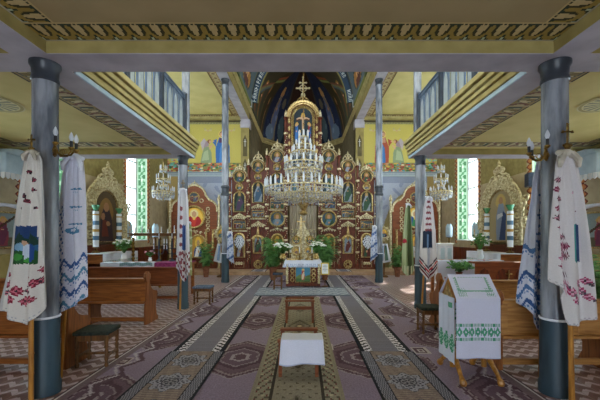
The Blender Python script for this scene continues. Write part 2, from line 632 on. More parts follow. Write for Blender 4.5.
# ---- painted vault: barrel, text arch, half dome
RISE = 3.2
PAINTGAIN = 2.2
rng = np.random.default_rng(3)
def robes(X, Y, base, n, seed, cols, h=.9, halo='#9a7a34'):
    r = np.random.default_rng(seed)
    sh = []
    for i in range(n):
        cx = (i + .5) / n
        sh += person_shapes(cx, .06, h * (.8 + .2 * r.random()), cols[i % len(cols)], cols[(i + 1) % len(cols)], halo=halo, w=.16)
    return raster(X, Y, base, sh)
def barrel_paint(U, V):
    # V runs over the arch, 0 at the left spring; U runs from west to east
    Vs = np.minimum(V, 1 - V) * 2
    Y = 6 + 12 * U
    c = robes((U * 3) % 1, Vs * 1.25, '#40492f', 4, 5, ['#5a4630', '#3c5048', '#6a5a34', '#4a3430'])
    m = (Y > 12.4) & (Y < 15.05)
    g = raster(Y, Vs, '#46545c', [('f', lambda X, Q: Q < .03, '#5c6238'), ('e', 13.6, .14, .9, .1, '#2c3a34'), ('e', 13.6, .14, .8, .085, '#8a6230'), ('e', 13.6, .17, .25, .04, '#b08a60'), ('e', 13.6, .1, .5, .045, '#4c2c24'),
                                  ('e', 13.6, .45, .7, .1, '#2c3a44'), ('e', 13.6, .45, .6, .08, '#76603a')])
    c[m] = g[m]
    m = (Y > 15.05) & (Y < 15.5)
    band = raster(Y, Vs, '#26343f', [('f', lambda X, Q: (X > 15.17) & (X < 15.36) & ((Q * 46) % 1 < .62) & (np.sin(Q * 217) > -.55), '#9aa6a8')])
    e = (Y < 15.09) | (Y > 15.45)
    band[e & m] = lin('#75703e')
    c[m] = band[m]
    m = Y > 15.5
    X = (Y - 15.5) / 2.5
    g = raster(X, Vs * 1.35, '#3a3a2c', person_shapes(.25, .04, .72, '#5a3c28', '#6e5034', '#8a7034', w=.26) + person_shapes(.66, .02, .6, '#46522f', '#6a4a2c', '#8a7034', w=.3)
               + [('f', lambda X, Q: np.abs(Q - (.15 + .55 * X)) < .02, '#6a7050'), ('f', lambda X, Q: np.abs(Q - (.19 + .55 * X)) < .02, '#6e4a3a'), ('f', lambda X, Q: np.abs(Q - (.11 + .55 * X)) < .02, '#4a5c64')])
    c[m] = g[m]
    return c * PAINTGAIN
def barrel_pos(U, V):
    a = PI * (1 - V)
    return (2.47 * np.cos(a), 6 + 12 * U, ZV + RISE * np.sin(a))
# lettered rib across the vault, its face turned to the nave
def rib_pos(U, V):
    a = PI * (.03 + .94 * (1 - U))
    k = .835 + .165 * V
    return (2.46 * k * np.cos(a), 15.42 + 0 * U, ZV + RISE * (k - .0) * np.sin(a))
def rib_paint(U, V):
    q = (U * 58) % 1
    i = np.floor(U * 58)
    lit = (V > .25) & (V < .68) & (np.sin(i * 12.9) > -.8) & (((q > .15) & (q < .35)) | ((q > .6) & (q < .78) & (np.sin(i * 7.1) > 0)) | ((np.abs(V - .47) < .07) & (q > .15) & (q < .78) & (np.sin(i * 3.3) > -.2)) | ((V > .58) & (q > .15) & (q < .7) & (np.sin(i * 5.7) > .1)))
    c = raster(U, V, '#33475a', [('f', lambda X, Y: (Y < .1) | (Y > .9), '#8a8450')])
    c[lit] = lin('#c4ccc8')
    return c * 1.3
o = grid('trim_rib', 900, 12, rib_pos, rib_paint, M['paint'], thick=.12)
tag(o, kind='structure')
o = grid('ceiling_vault', 360, 90, barrel_pos, barrel_paint, M['paint'])
tag(o, kind='structure')
s_ = o.modifiers.new('shell', 'SOLIDIFY'); s_.thickness = .15; s_.offset = 1
def dome_face(p, q, paintf, nm, n=50):
    (xa, ya), (xb, yb) = p, q
    def pos(U, V):
        s = V * PI / 2 * .995
        x = (xa + (xb - xa) * U) * np.cos(s)
        y = 18 + ((ya + (yb - ya) * U) - 18) * np.cos(s)
        return (x, y, ZV + RISE * np.sin(s))
    o = grid(nm, n, n, pos, lambda U, V: paintf(U, V) * PAINTGAIN, M['paint'])
    return tag(o, kind='structure')
def dome_blue(U, V):
    c = raster(U, V, '#161f34', person_shapes(.42, .05, .62, '#5e564a', '#45506a', '#8a7040', '#8a6848', w=.44)
               + [('e', .8, .2, .14, .16, '#3a4a52'), ('e', .3, .12, .18, .1, '#4d5c6c'), ('e', .72, .5, .1, .06, '#4c4a3e'), ('f', lambda X, Y: (X < .05) | (X > .95), '#2a2a28'), ('f', lambda X, Y: Y < .03, '#5c5838')])
    m = (np.sin(U * 17 + V * 9) * np.sin(V * 23 - U * 5) > .72) & (V > .04)
    c[m] *= 1.5
    return c
def dome_side(U, V):
    return raster(U, V, '#33301f', person_shapes(.3, .04, .5, '#5f3f28', '#4a5030', '#7e6430', '#8a6848', w=.3) + person_shapes(.75, .04, .42, '#4a2a20', '#6a5a3a', '#7e6430', '#8a6848', w=.34)
                  + [('f', lambda X, Y: np.abs(Y - .55 - .2 * X) < .02, '#6c7c4a'), ('f', lambda X, Y: np.abs(Y - .6 - .2 * X) < .02, '#7a4630'), ('f', lambda X, Y: X > .95, '#2a2a28')])
def dome_mid(U, V):
    return raster(U, V, '#231610', person_shapes(.5, .0, .55, '#3a2018', '#2a2430', '#6a5028', w=.3) + [('f', lambda X, Y: (X < .04) | (X > .96), '#2a2a28')])
pts = [(-2.47, 18.0), (-2.47, 20.5), (-1.27, 22.2), (1.27, 22.2), (2.47, 20.5), (2.47, 18.0)]
fl = lambda f: (lambda U, V: f(1 - U, V))
for i, f in enumerate([dome_side, dome_blue, dome_mid, fl(dome_blue), fl(dome_side)]):
    dome_face(pts[i], pts[i + 1], f, 'ceiling_apse_%s' % ['north', 'north_east', 'east', 'south_east', 'south'][i])

# ---- high lengthwise beams, high side ceilings
nt_ = 3
for s in (-1, 1):
    mb = MB()
    mb.bb(min(s * 2.49, s * 2.84), max(s * 2.49, s * 2.84), 6, YE, ZU, ZV, 0)
    mb.bb(min(s * 2.47, s * 2.49), max(s * 2.47, s * 2.49), 6, YE, ZU + .02, ZV, 1)
    struct('trim_%d' % nt_, mb, [M['soffit'], M['olive']]); nt_ += 1
    mb = MB()
    mb.bb(min(s * 2.84, s * (W + .5)), max(s * 2.84, s * (W + .5)), 6, YE + .4, ZH, ZH + .15)
    struct('ceiling_high_left' if s < 0 else 'ceiling_high_right', mb, M['ochre'])
    # painted border on that ceiling
    def lace(U, V):
        fx = (U * 30) % 1
        return raster(fx, V, '#9a7c50', [('r', 0, 0, 1, .08, '#5a4a30'), ('r', 0, .92, 1, 1, '#5a4a30'), ('e', .5, .5, .34, .3, '#c8b88a'), ('e', .5, .5, .18, .18, '#7a5a3c'), ('e', 0, .5, .12, .3, '#d0c294'), ('e', 1, .5, .12, .3, '#d0c294')])
    b = grid('trim_%d' % nt_, 360, 10, lambda U, V, s=s: (s * (2.86 + .36 * V), 6 + (YE - 6.3) * U, ZH - .006), lace); tag(b, kind='structure'); nt_ += 1
    b = grid('trim_%d' % nt_, 130, 8, lambda U, V, s=s: (s * (2.86 + 3.4 * U), YE - .02 - .32 * V, ZH - .008), lace); tag(b, kind='structure'); nt_ += 1
    # cornice on the east wall
    mb = MB()
    xa, xb = min(s * 2.84, s * W), max(s * 2.84, s * W)
    mb.bb(xa, xb, YE - .16, YE, 7.02, 7.12, 0)
    mb.bb(xa, xb, YE - .09, YE, 6.95, 7.02, 1)
    mb.bb(xa, xb, YE - .12, YE, 6.9, 6.95, 2)
    struct('trim_%d' % nt_, mb, [M['cream'], M['olive'], M['chancel']]); nt_ += 1
    def frieze(U, V):
        fx = (U * 26) % 1
        return raster(fx, V, '#b0a878', [('r', 0, 0, 1, .14, '#4c4a3c'), ('r', 0, .86, 1, 1, '#4c4a3c'), ('e', .5, .45, .3, .28, '#58604c'), ('e', .5, .45, .14, .14, '#c8bc84'), ('e', 0, .55, .12, .25, '#7a6a48')])
    b = grid('trim_%d' % nt_, 260, 8, lambda U, V, s=s: (-W + .02 + (W - 2.88) * U if s < 0 else 2.86 + (W - 2.88) * U, YE - .02, 6.72 + .18 * V), frieze); tag(b, kind='structure'); nt_ += 1
    # pilaster under the beam
    mb = MB()
    mb.bb(min(s * 2.47, s * 2.84), max(s * 2.47, s * 2.84), YE - .06, YE + .3, 0, 6.62, 0)
    mb.bb(min(s * 2.43, s * 2.88), max(s * 2.43, s * 2.88), YE - .1, YE + .3, 6.62, 7.0, 1)
    for z0 in (4.2, 5.3):
        xm = s * 2.655
        mb.prism([(xm - .1, z0), (xm + .1, z0), (xm + .1, z0 + .75), (xm, z0 + 1.0), (xm - .1, z0 + .75)], YE - .07, YE - .06, 2)
        mb.box((xm, YE - .075, z0 + .62), (.02, .01, .34), 3)
        mb.box((xm, YE - .075, z0 + .68), (.11, .01, .02), 3)
    struct('trim_%d' % nt_, mb, [M['olive'], M['soffit'], M['chancel'], M['white']]); nt_ += 1

# ---- low ceilings: loft over the viewer and the two gallery undersides
def coffer(x0, x1, y0, y1, name, mat, bw, pf, nmot, off=0.0):
    global nt_
    mb = MB()
    mb.bb(x0 - .1, x1 + .1, y0 - .1, y1 + .1, ZC, ZC + .06)
    struct(name, mb, mat)
    z = ZC - .004
    x0, x1, y0, y1 = x0 + off, x1 - off, y0 + off, y1 - off
    def strip(pos, ln, k):
        global nt_
        n = max(4, int(ln / nmot))
        o = grid('trim_%d' % nt_, n * 14, 14, pos, lambda U, V: pf((U * n) % 1, V, U * n), M['paint'])
        tag(o, kind='structure'); nt_ += 1
    strip(lambda U, V: (x0 + (x1 - x0) * U, y1 - bw * V, z + 0 * U), x1 - x0, 0)
    strip(lambda U, V: (x0 + bw * V, y1 - bw - (y1 - y0 - bw) * U, z + 0 * U), y1 - y0, 1)
    strip(lambda U, V: (x1 - bw * V, y1 - bw - (y1 - y0 - bw) * U, z + 0 * U), y1 - y0, 2)
def tulips(fx, V, k):
    # V = 0 at the outer (beam) edge
    return raster(fx, V, '#2c3c2c', [
        ('e', .5, .44, .47, .36, '#a08a44'), ('e', .5, .60, .38, .34, '#3c3a20'),
        ('e', .5, .56, .17, .28, '#c8b684'), ('e', .36, .74, .07, .18, '#c8b684'), ('e', .64, .74, .07, .18, '#c8b684'),
        ('e', 0, .62, .14, .26, '#a08a44'), ('e', 1, .62, .14, .26, '#a08a44'),
        ('e', 0, .16, .07, .07, '#b8c8b0'), ('e', 1, .16, .07, .07, '#b8c8b0'),
        ('r', 0, 0, 1, .06, '#b8b4a0'), ('r', 0, .9, 1, 1, '#857442'), ('r', 0, .955, 1, 1, '#c4b07c')])
def vases(fx, V, k):
    return raster(fx, V, '#a08c5c', [
        ('r', 0, 0, 1, .07, '#c8bc98'), ('r', 0, .93, 1, 1, '#3a3a34'),
        ('e', .62, .5, .3, .36, '#5f6458'), ('e', .62, .5, .26, .3, '#d4c89c'), ('e', .62, .62, .13, .18, '#8a7a4c'), ('e', .3, .35, .12, .16, '#98906a'), ('e', .7, .35, .12, .16, '#98906a'),
        ('p', [(.04, .1), (.2, .1), (.38, .45), (.2, .85), (.04, .85)], '#7c5648'),
        ('e', .1, .5, .09, .22, '#b8a880'), ('r', 0, 0, .04, 1, '#c8bc98'), ('e', .88, .5, .08, .3, '#48584e')])
coffer(-BX0, BX0, -3.3, 3.22, 'ceiling_loft', M['loft'], .28, tulips, .17)
for s in (-1, 1):
    xa, xb = (-W, -BX1) if s < 0 else (BX1, W)
    coffer(xa, xb, 3.57, 7.22, 'ceiling_aisle_left' if s < 0 else 'ceiling_aisle_right', M['ochre'], .36, vases, .4, .17)
    mb = MB()
    mb.bb(xa, xb, -3.3, 3.22, ZC, ZC + .06)
    struct('ceiling_aisle_back_left' if s < 0 else 'ceiling_aisle_back_right', mb, M['ochre'])
# painted medallion on each aisle ceiling
for s, wd in ((-1, 'left'), (1, 'right')):
    def med(U, V):
        X, Y = (U - .5) * 2, (V - .5) * 2
        r = np.hypot(X, Y); a = np.arctan2(Y, X)
        c = raster(X, Y, '#c0b06c', [('e', 0, 0, 1, 1, '#cfc696')])
        m = (r < .82) & (r > .2) & (np.sin(a * 14) > 0)
        c[m] = lin('#8a8c74')
        c[(r < .32)] = lin('#6e7a78')
        c[(r < .2)] = lin('#cfc696')
        return c
    def pos(U, V, s=s):
        r = .38 * U
        a = 2 * PI * V
        return (s * 4.38 + r * np.cos(a) * -1, 4.7 + r * np.sin(a), ZC - .012 + 0 * U)
    def medp(U, V):
        c = raster(U, V, '#cfc696', [('r', .86, 0, .93, 1, '#a89c66')])
        m = (U < .82) & (U > .3) & (np.sin(V * 2 * PI * 16) > 0)
        c[m] = lin('#8f9078')
        c[U < .3] = lin('#77837f')
        c[U < .14] = lin('#d8d0a0')
        return c
    b = grid('trim_%d' % nt_, 20, 64, pos, medp); tag(b, kind='structure'); nt_ += 1

# ---- low beams: lavender undersides, olive sides, pale blue edge, mouldings towards the nave
def low_beam(x0, x1, y0, y1, name=None):
    global nt_
    mb = MB()
    mb.bb(x0, x1, y0, y1, ZS, ZS + .008, 0)
    mb.bb(x0 + .004, x1 - .004, y0 + .004, y1 - .004, ZS + .008, 3.72, 1)
    struct('trim_%d' % nt_, mb, [M['soffit'], M['olive']]); nt_ += 1
low_beam(-W, W, 3.22, 3.57)
for s in (-1, 1):
    a, b = sorted((s * BX0, s * BX1))
    low_beam(a, b, -3.3, 3.22)
    low_beam(a, b, 3.57, 7.57)
    a, b = sorted((s * BX1, s * W))
    low_beam(a, b, 7.22, 7.57)
    # gallery fascia: a stack of mouldings on the nave side
    mb = MB()
    e = s * BX0
    def slab(p, z0, z1, mi, e=e, s=s):
        a, b = sorted((e, e - s * p))
        mb.bb(a, b, 3.6, 7.58, z0, z1, mi)
    slab(.025, ZS - .005, ZS + .055, 1)
    slab(.05, ZS + .055, ZS + .12, 0)
    slab(.035, ZS + .12, ZS + .145, 2)
    slab(.07, ZS + .145, ZS + .2, 0)
    slab(.06, ZS + .2, ZS + .215, 2)
    slab(.1, ZS + .215, ZS + .28, 0)
    slab(.09, ZS + .28, ZS + .295, 2)
    slab(.14, ZS + .295, ZS + .37, 0)
    struct('trim_%d' % nt_, mb, [M['cream'], M['paleblue'], noise_mix('brown_moulding_line', '#807044', '#8c7c50')], bevel=.008); nt_ += 1
    # gallery floor
    mb = MB()
    a, b = sorted((s * (BX0 - .05), s * W))
    mb.bb(a, b, 3.0, 7.57, 3.72, 3.76)
    struct('floor_gallery_left' if s < 0 else 'floor_gallery_right', mb, M['loft'])
mb = MB()
mb.bb(-W, W, -3.3, 3.6, 3.72, 3.76)
struct('floor_loft', mb, M['loft'])

mb = MB()
mb.bb(-W - .5, W + .5, -3.5, 6, 9.2, 9.4)
struct('ceiling_west', mb, M['ochre'])  # unseen flat cover added to cut sky light from the west end
# ---- back wall of the church, its unseen door gap and open top left to let daylight in
mb = MB()
mb.bb(-W, -1.6, -3.5, -3.3, 0, 3.7)
mb.bb(1.6, W, -3.5, -3.3, 0, 3.7)
mb.bb(-1.6, 1.6, -3.5, -3.3, 3.2, 3.7)
struct('wall_back', mb, M['wallhi'])
# ================================================================== COLUMNS
def column(x, y, h, r, label, low, group='painted columns of the nave', z0=0.0, cover=True):
    t = thing('column', label, 'column', (x, y, z0), 0, None)
    mb = MB()
    mb.lathe([(r * 1.0, low), (r * .97, h * .6), (r * .95, h - .2)], n=28)
    mb.build('shaft', M['marble'], t, smooth=True)
    mb = MB()
    mb.lathe([(r * .96, h - .2), (r * 1.04, h - .19), (r * 1.04, h - .165), (r * .97, h - .15), (r * 1.0, h - .07), (r * 1.16, h - .035), (r * 1.16, h - .002), (.01, h - .001)], n=28)
    mb.build('capital', M['marbledark'], t, smooth=True)
    if cover:
        mb = MB()
        mb.lathe([(r * 1.16, 0.0), (r * 1.18, .1), (r * 1.08, .13), (r * 1.06, low - .02), (r * 1.03, low + .01)], n=28)
        o = mb.build('lower_cover', M['teal'], t, smooth=True)
        mb = MB()
        mb.ring((0, 0, low), r * 1.05, .012, 28, 6)
        mb.build('trim_cord', M['linen'], t)
    return t
column(-2.6, 3.4, ZS, .118, 'blue-grey marbled column at the near left, between embroidered cloths', .78)
column(2.6, 3.4, ZS, .122, 'blue-grey marbled column at the near right, between embroidered cloths', .76)
column(-2.63, 7.38, ZS, .105, 'middle marbled column on the left, holding up the gallery corner', .95)
column(2.63, 7.38, ZS, .115, 'middle marbled column on the right, behind the white-draped lectern', .95)
column(-2.655, 11.5, ZU, .12, 'tall slender column left of the altar, reaching the high beam', 1.0)
column(2.655, 11.5, ZU, .12, 'tall slender column right of the altar, reaching the high beam', 1.0)
# rings half way up the tall ones
for x in (-2.655, 2.655):
    mb = MB()
    mb.lathe([(.12, 2.98), (.15, 3.0), (.15, 3.06), (.125, 3.08), (.125, 3.24), (.15, 3.26), (.15, 3.32), (.12, 3.34)], n=24)
    side = 'left' if x < 0 else 'right'
    t = [o for o in COL.objects if o.get('label', '').startswith('tall slender column ' + side)][0]
    mb.build('collar', M['marbledark'], t, smooth=True)
column(-2.56, 7.36, ZH - 3.76 + .0, .085, 'pale upper column standing on the left gallery corner', .02, z0=3.76, cover=False)
column(2.56, 7.36, ZH - 3.76 + .0, .085, 'pale upper column standing on the right gallery corner', .02, z0=3.76, cover=False)

# ================================================================== GALLERY RAILINGS
for s, wd in ((-1, 'left'), (1, 'right')):
    t = thing('gallery_railing', 'blue-grey railing with pointed pale boards on the %s gallery' % wd, 'railing', (s * 2.56, 3.62, 3.76))
    mb = MB()
    mb.bb(-.03, .03, 0, 3.66, .8, .86)
    mb.bb(-.045, .045, 0, 3.66, .86, .89)
    mb.bb(-.025, .025, 0, 3.66, .04, .1)
    mb.build('rail', M['bluegrey'], t, bevel=.008)
    for k in range(4):
        mb = MB()
        y = .04 + k * 1.2
        mb.bb(-.05, .05, y - .05, y + .05, 0, .96)
        mb.build('post', M['navy'], t, bevel=.008)
    for k in range(12):
        y = .22 + k * .29
        if min(abs(y - .04 - j * 1.2) for j in range(4)) < .1:
            continue
        mb = MB()
        pl = [(y - .11, .1), (y + .11, .1), (y + .11, .8), (y - .11, .8)]
        mb.prism(pl, -.012, .012, 0, axis='x')
        lan = [(y - .07, .16), (y + .07, .16), (y + .07, .56), (y + .045, .66), (y, .74), (y - .045, .66), (y - .07, .56)]
        mb.prism(lan, -.02, .02, 1, axis='x')
        mb.build('board', [M['bluegrey'], M['railpale']], t)

# ================================================================== MURALS on the east walls
def mural_paint(flip):
    cx = (lambda x: x) if not flip else (lambda x: 607 - x)
    def P(*pts):
        return ('p', [(cx(a), b) for a, b in pts])
    def f(U, V):
        X = (167.6 + 73.2 * U) if not flip else (439.4 - 73.2 * (1 - U))
        Y = 176.5 - 52 * V
        robe1, robe2 = ('#3d6cae', '#4f86c6') if not flip else ('#a8523e', '#4277b4')
        sh = [('r', 0, 163, 999, 172, '#8c8250')]
        r = np.random.default_rng(11 + flip)
        fl = ['#b03a34', '#3f7a4a', '#d0c8a0', '#8a4a3a', '#4a8a9a', '#c86a50', '#2f6240', '#c8a84c']
        for i in range(230):
            sh.append(('e', cx(165 + 77 * r.random()), 163.5 + 8.5 * r.random(), .9 + .9 * r.random(), .5 + .5 * r.random(), fl[i % 8]))
        for i in range(40):
            sh.append(('e', cx(165 + 22 * r.random()), 158 + 10 * r.random(), 1.2, .8, ['#6fae9c', '#7fc0b8', '#b86a70', '#4f8a7c'][i % 4]))
        sh += [('r', 0, 171.8, 999, 176.5, '#a8b4b8'), ('r', 0, 172.2, 999, 172.8, '#6e7c8c'), ('f', lambda X, Y: (Y > 173.2) & (Y < 175.4) & ((X * .8) % 1 < .5), '#8a96a8')]
        # standing figure
        sh += [P((216, 163), (230, 163), (229.5, 146), (226.5, 137), (219.5, 137), (216, 147), (213, 143), (212.5, 141), (217, 139), (215.5, 150)) + (robe1,),
               P((219, 163), (229, 163), (229, 150), (224, 141), (220, 148)) + (robe2,),
               ('e', cx(222), 134.5, 3.6, 3.8, '#dcc070'), ('e', cx(222), 134.3, 2.4, 2.7, '#3b3048' if not flip else '#6e4a30'), ('e', cx(221.3), 134.6, 1.5, 2.0, '#d0a080'),
               P((219.5, 138), (225.5, 138), (226, 143), (219, 143)) + ('#5a3a58' if not flip else '#c09078',),
               ('e', cx(213.2), 141.5, 1.0, .8, '#d0a080'), ('e', cx(218), 164, 2.2, .8, '#c8906a')]
        # kneeling figure with wings
        sh += [P((200.5, 163), (212, 163), (211.5, 153), (209.5, 147), (204.5, 147), (202, 154)) + ('#8a9a78',),
               P((201.5, 161), (209, 160), (208, 150), (204, 152)) + ('#a8b490',),
               P((204, 148), (209, 146), (208, 141), (204, 142)) + ('#a08a94',),
               P((202.5, 151), (206, 141), (204, 138.5), (200.5, 143)) + ('#b4a8b0',),
               ('e', cx(209.3), 141.6, 1.9, 2.0, '#8a5a3a'), ('e', cx(210), 141.9, 1.1, 1.4, '#d0a080'), P((209, 147), (213, 144.5), (212.5, 146), (209.5, 150)) + ('#d0a080',)]
        # faint cherub heads with wings
        for q in (208, 231.5):
            sh += [('e', cx(q), 131, .9, 1, '#c8a878'), ('e', cx(q - 2.2), 130.6, 1.6, .9, '#c6b884'), ('e', cx(q + 2.2), 130.6, 1.6, .9, '#c6b884'), ('e', cx(q - 3), 129, .8, .9, '#b8aa7c'), ('e', cx(q + 3), 129, .8, .9, '#b8aa7c')]
        return raster(X, Y, '#c4b660', sh)
    return f
k15 = YE / F
for flip in (0, 1):
    x0, x1 = ((165 - 303) * k15, (242 - 303) * k15) if not flip else ((365 - 303) * k15, (442 - 303) * k15)
    t = thing('wall_mural', 'bright yellow mural of a blue-cloaked woman and kneeling winged figure' if not flip else 'bright yellow mural of a bearded man in blue and red with kneeling figure', 'mural', (0, YE - .03, 0))
    if not flip:
        x0 = -W + .02
        x1 = -2.86
    else:
        x0, x1 = 2.86, W - .02
    grid('painted_panel', 230, 130, flat(x0, x1, 1.6 + (236 - 176.5) * k15, 1.6 + (236 - 124.5) * k15, 0), mural_paint(flip), M['paint'], t, thick=.02)
# marbled blue-grey dado of that wall with nested beige arch shapes behind the kiot
for s in (-1, 1):
    def dado(U, V, s=s):
        X = U if s < 0 else 1 - U      # X=0 outer wall, 1 at the pilaster
        c = raster(X, V, '#a9b0c2', [('r', 0, .93, 1, 1, '#8a93a8'), ('e', .42, .0, .38, .82, '#a89a6a'), ('e', .42, .0, .3, .72, '#948656'), ('r', 0, 0, .14, 1, '#a8905c')])
        n = np.sin(U * 37 + np.sin(V * 23) * 2) * np.sin(V * 31 + U * 9)
        m = (n > .5) & (np.abs(c[..., 0] - lin('#a9b0c2')[0]) < 1e-6)
        c[m] = lin('#8f98b2')
        return c
    xa, xb = (-W + .02, -2.86) if s < 0 else (2.86, W - .02)
    b = grid('trim_%d' % nt_, 110, 130, flat(xa, xb, 0, 1.6 + (236 - 176.6) * k15, YE - .02), dado); tag(b, kind='structure'); nt_ += 1

# ================================================================== ICONOSTASIS
KI = 14.8 / F
ICX, ICY = .03, 14.8
def zi(y): return EYE + (236 - y) * KI
def xi(dx): return dx * KI
ico = thing('iconostasis', 'tall carved iconostasis of red-brown wood with gilding and rows of icons', 'iconostasis', (ICX, ICY, .15))
Z0 = .15
def zl(y): return zi(y) - Z0

def arch_poly(cx, z0, z1, hw, n=14):
    """rectangle topped by a half circle of radius hw whose crown is at z1"""
    c = z1 - hw
    return [(cx - hw, z0), (cx + hw, z0)] + [(cx + hw * math.cos(PI * i / n), c + hw * math.sin(PI * i / n)) for i in range(n + 1)]

def scrolls(mb, cx, z, w, h, y, mi=0, n=3):
    """a gilded lace ornament: paired curls, a palmette and drops"""
    for sgn in (-1, 1):
        for j in range(n):
            q = (j + .5) / n
            r = h * (.42 - .08 * j)
            c = (cx + sgn * w * .5 * q, y, z + h * (.45 - .12 * j))
            mb.ring(c, r * .75, h * .1, 8, 4, mi, 'y', 0 if sgn > 0 else PI * .2, PI * 1.5)
            mb.ball((c[0], y, c[2]), h * .12, mi, 6)
    mb.ball((cx, y, z + h * .7), h * .22, mi, 6, sz=1.6)

def crown(mb, cx, z, w, h, y):
    """pierced crown of curls with a small finial"""
    for sgn in (-1, 1):
        mb.ring((cx + sgn * w * .28, y, z + h * .2), w * .17, w * .05, 10, 5, 0, 'y')
        mb.ring((cx + sgn * w * .14, y, z + h * .48), w * .12, w * .045, 10, 5, 0, 'y')
        mb.ball((cx + sgn * w * .45, y, z + h * .14), w * .09, 0, 6)
        mb.ball((cx + sgn * w * .3, y, z + h * .5), w * .06, 0, 6)
    mb.ball((cx, y, z + h * .3), w * .13, 0, 6)
    mb.ball((cx, y, z + h * .66), w * .1, 0, 6)
    mb.lathe([(w * .05, 0), (w * .08, h * .08), (w * .02, h * .3)], (cx, y, z + h * .7), 6)

def icon_board(nm, cx, z0, z1, hw, paintf, parent, y=-.13, top='arch', frame=.035, res=1.0):
    """painted icon board with a gilded frame as its sub-part"""
    if top == 'round':
        c = (z0 + z1) / 2
        r = hw
        poly = [(cx + r * math.cos(2 * PI * i / 24), c + r * math.sin(2 * PI * i / 24)) for i in range(24)]
    elif top == 'arch':
        poly = arch_poly(cx, z0, z1, hw, 12)
    else:
        poly = [(cx - hw, z0), (cx + hw, z0), (cx + hw, z1), (cx - hw, z1)]
    # painting on a fine grid cut to the outline
    nu = max(8, int(2 * hw / .022 * res)); nv = max(8, int((z1 - z0) / .022 * res))
    def pos(U, V):
        X = cx + (2 * U - 1) * hw
        if top == 'round':
            Zc = (z0 + z1) / 2 + (2 * V - 1) * hw * np.sqrt(np.clip(1 - (2 * U - 1) ** 2, 0, 1))
        elif top == 'arch':
            tz = z1 - hw + hw * np.sqrt(np.clip(1 - (2 * U - 1) ** 2, 0, 1))
            Zc = z0 + (tz - z0) * V
        else:
            Zc = z0 + (z1 - z0) * V
        return (X, y + 0 * U, Zc)
    o = grid(nm, nu, nv, pos, paintf, M['paint'], parent, thick=.03)
    if frame:
        mb = MB()
        mb.tube([(a, y - .015, b) for a, b in poly], frame, 5, closed=True)
        mb.build('gilt_frame', M['gold'], o)
    return o

ROBES = ['#3c566e', '#5c2a26', '#33503c', '#7a6a4c', '#4a3a54', '#5a7c90', '#7a3a30', '#8c94a0']
def p_person(seed, bg='#9a8048'):
    r = random.Random(seed)
    a, b = r.sample(ROBES, 2)
    def f(U, V):
        return raster(U, V, bg, [('r', 0, 0, 1, .18, '#4a4a36')] + [(q[0], .5 + (q[1] - .5) * 1, *q[2:]) if q[0] == 'e' else q for q in person_shapes(.5, .04, .9, a, b, '#9c8448', '#b88a66', w=.8)])
    return f
def p_bust(seed, bg='#b08c40', robe=None, drape=None, halo='#e6bc4c'):
    r = random.Random(seed)
    a, b = r.sample(ROBES, 2)
    a, b = robe or a, drape or b
    return lambda U, V: raster(U, V, bg, bust_shapes(.5, .02, .92, a, b, halo))
def p_scene(seed):
    r = random.Random(seed)
    def f(U, V):
        sh = [('r', 0, 0, 1, .3, '#5a5840')]
        for i in range(5):
            sh += person_shapes(.14 + .18 * i, .08, .5 + .2 * r.random(), r.choice(ROBES), r.choice(ROBES), '#c8a048', '#b88a66', w=.3)
        return raster(U, V, '#48525c', sh)
    return f

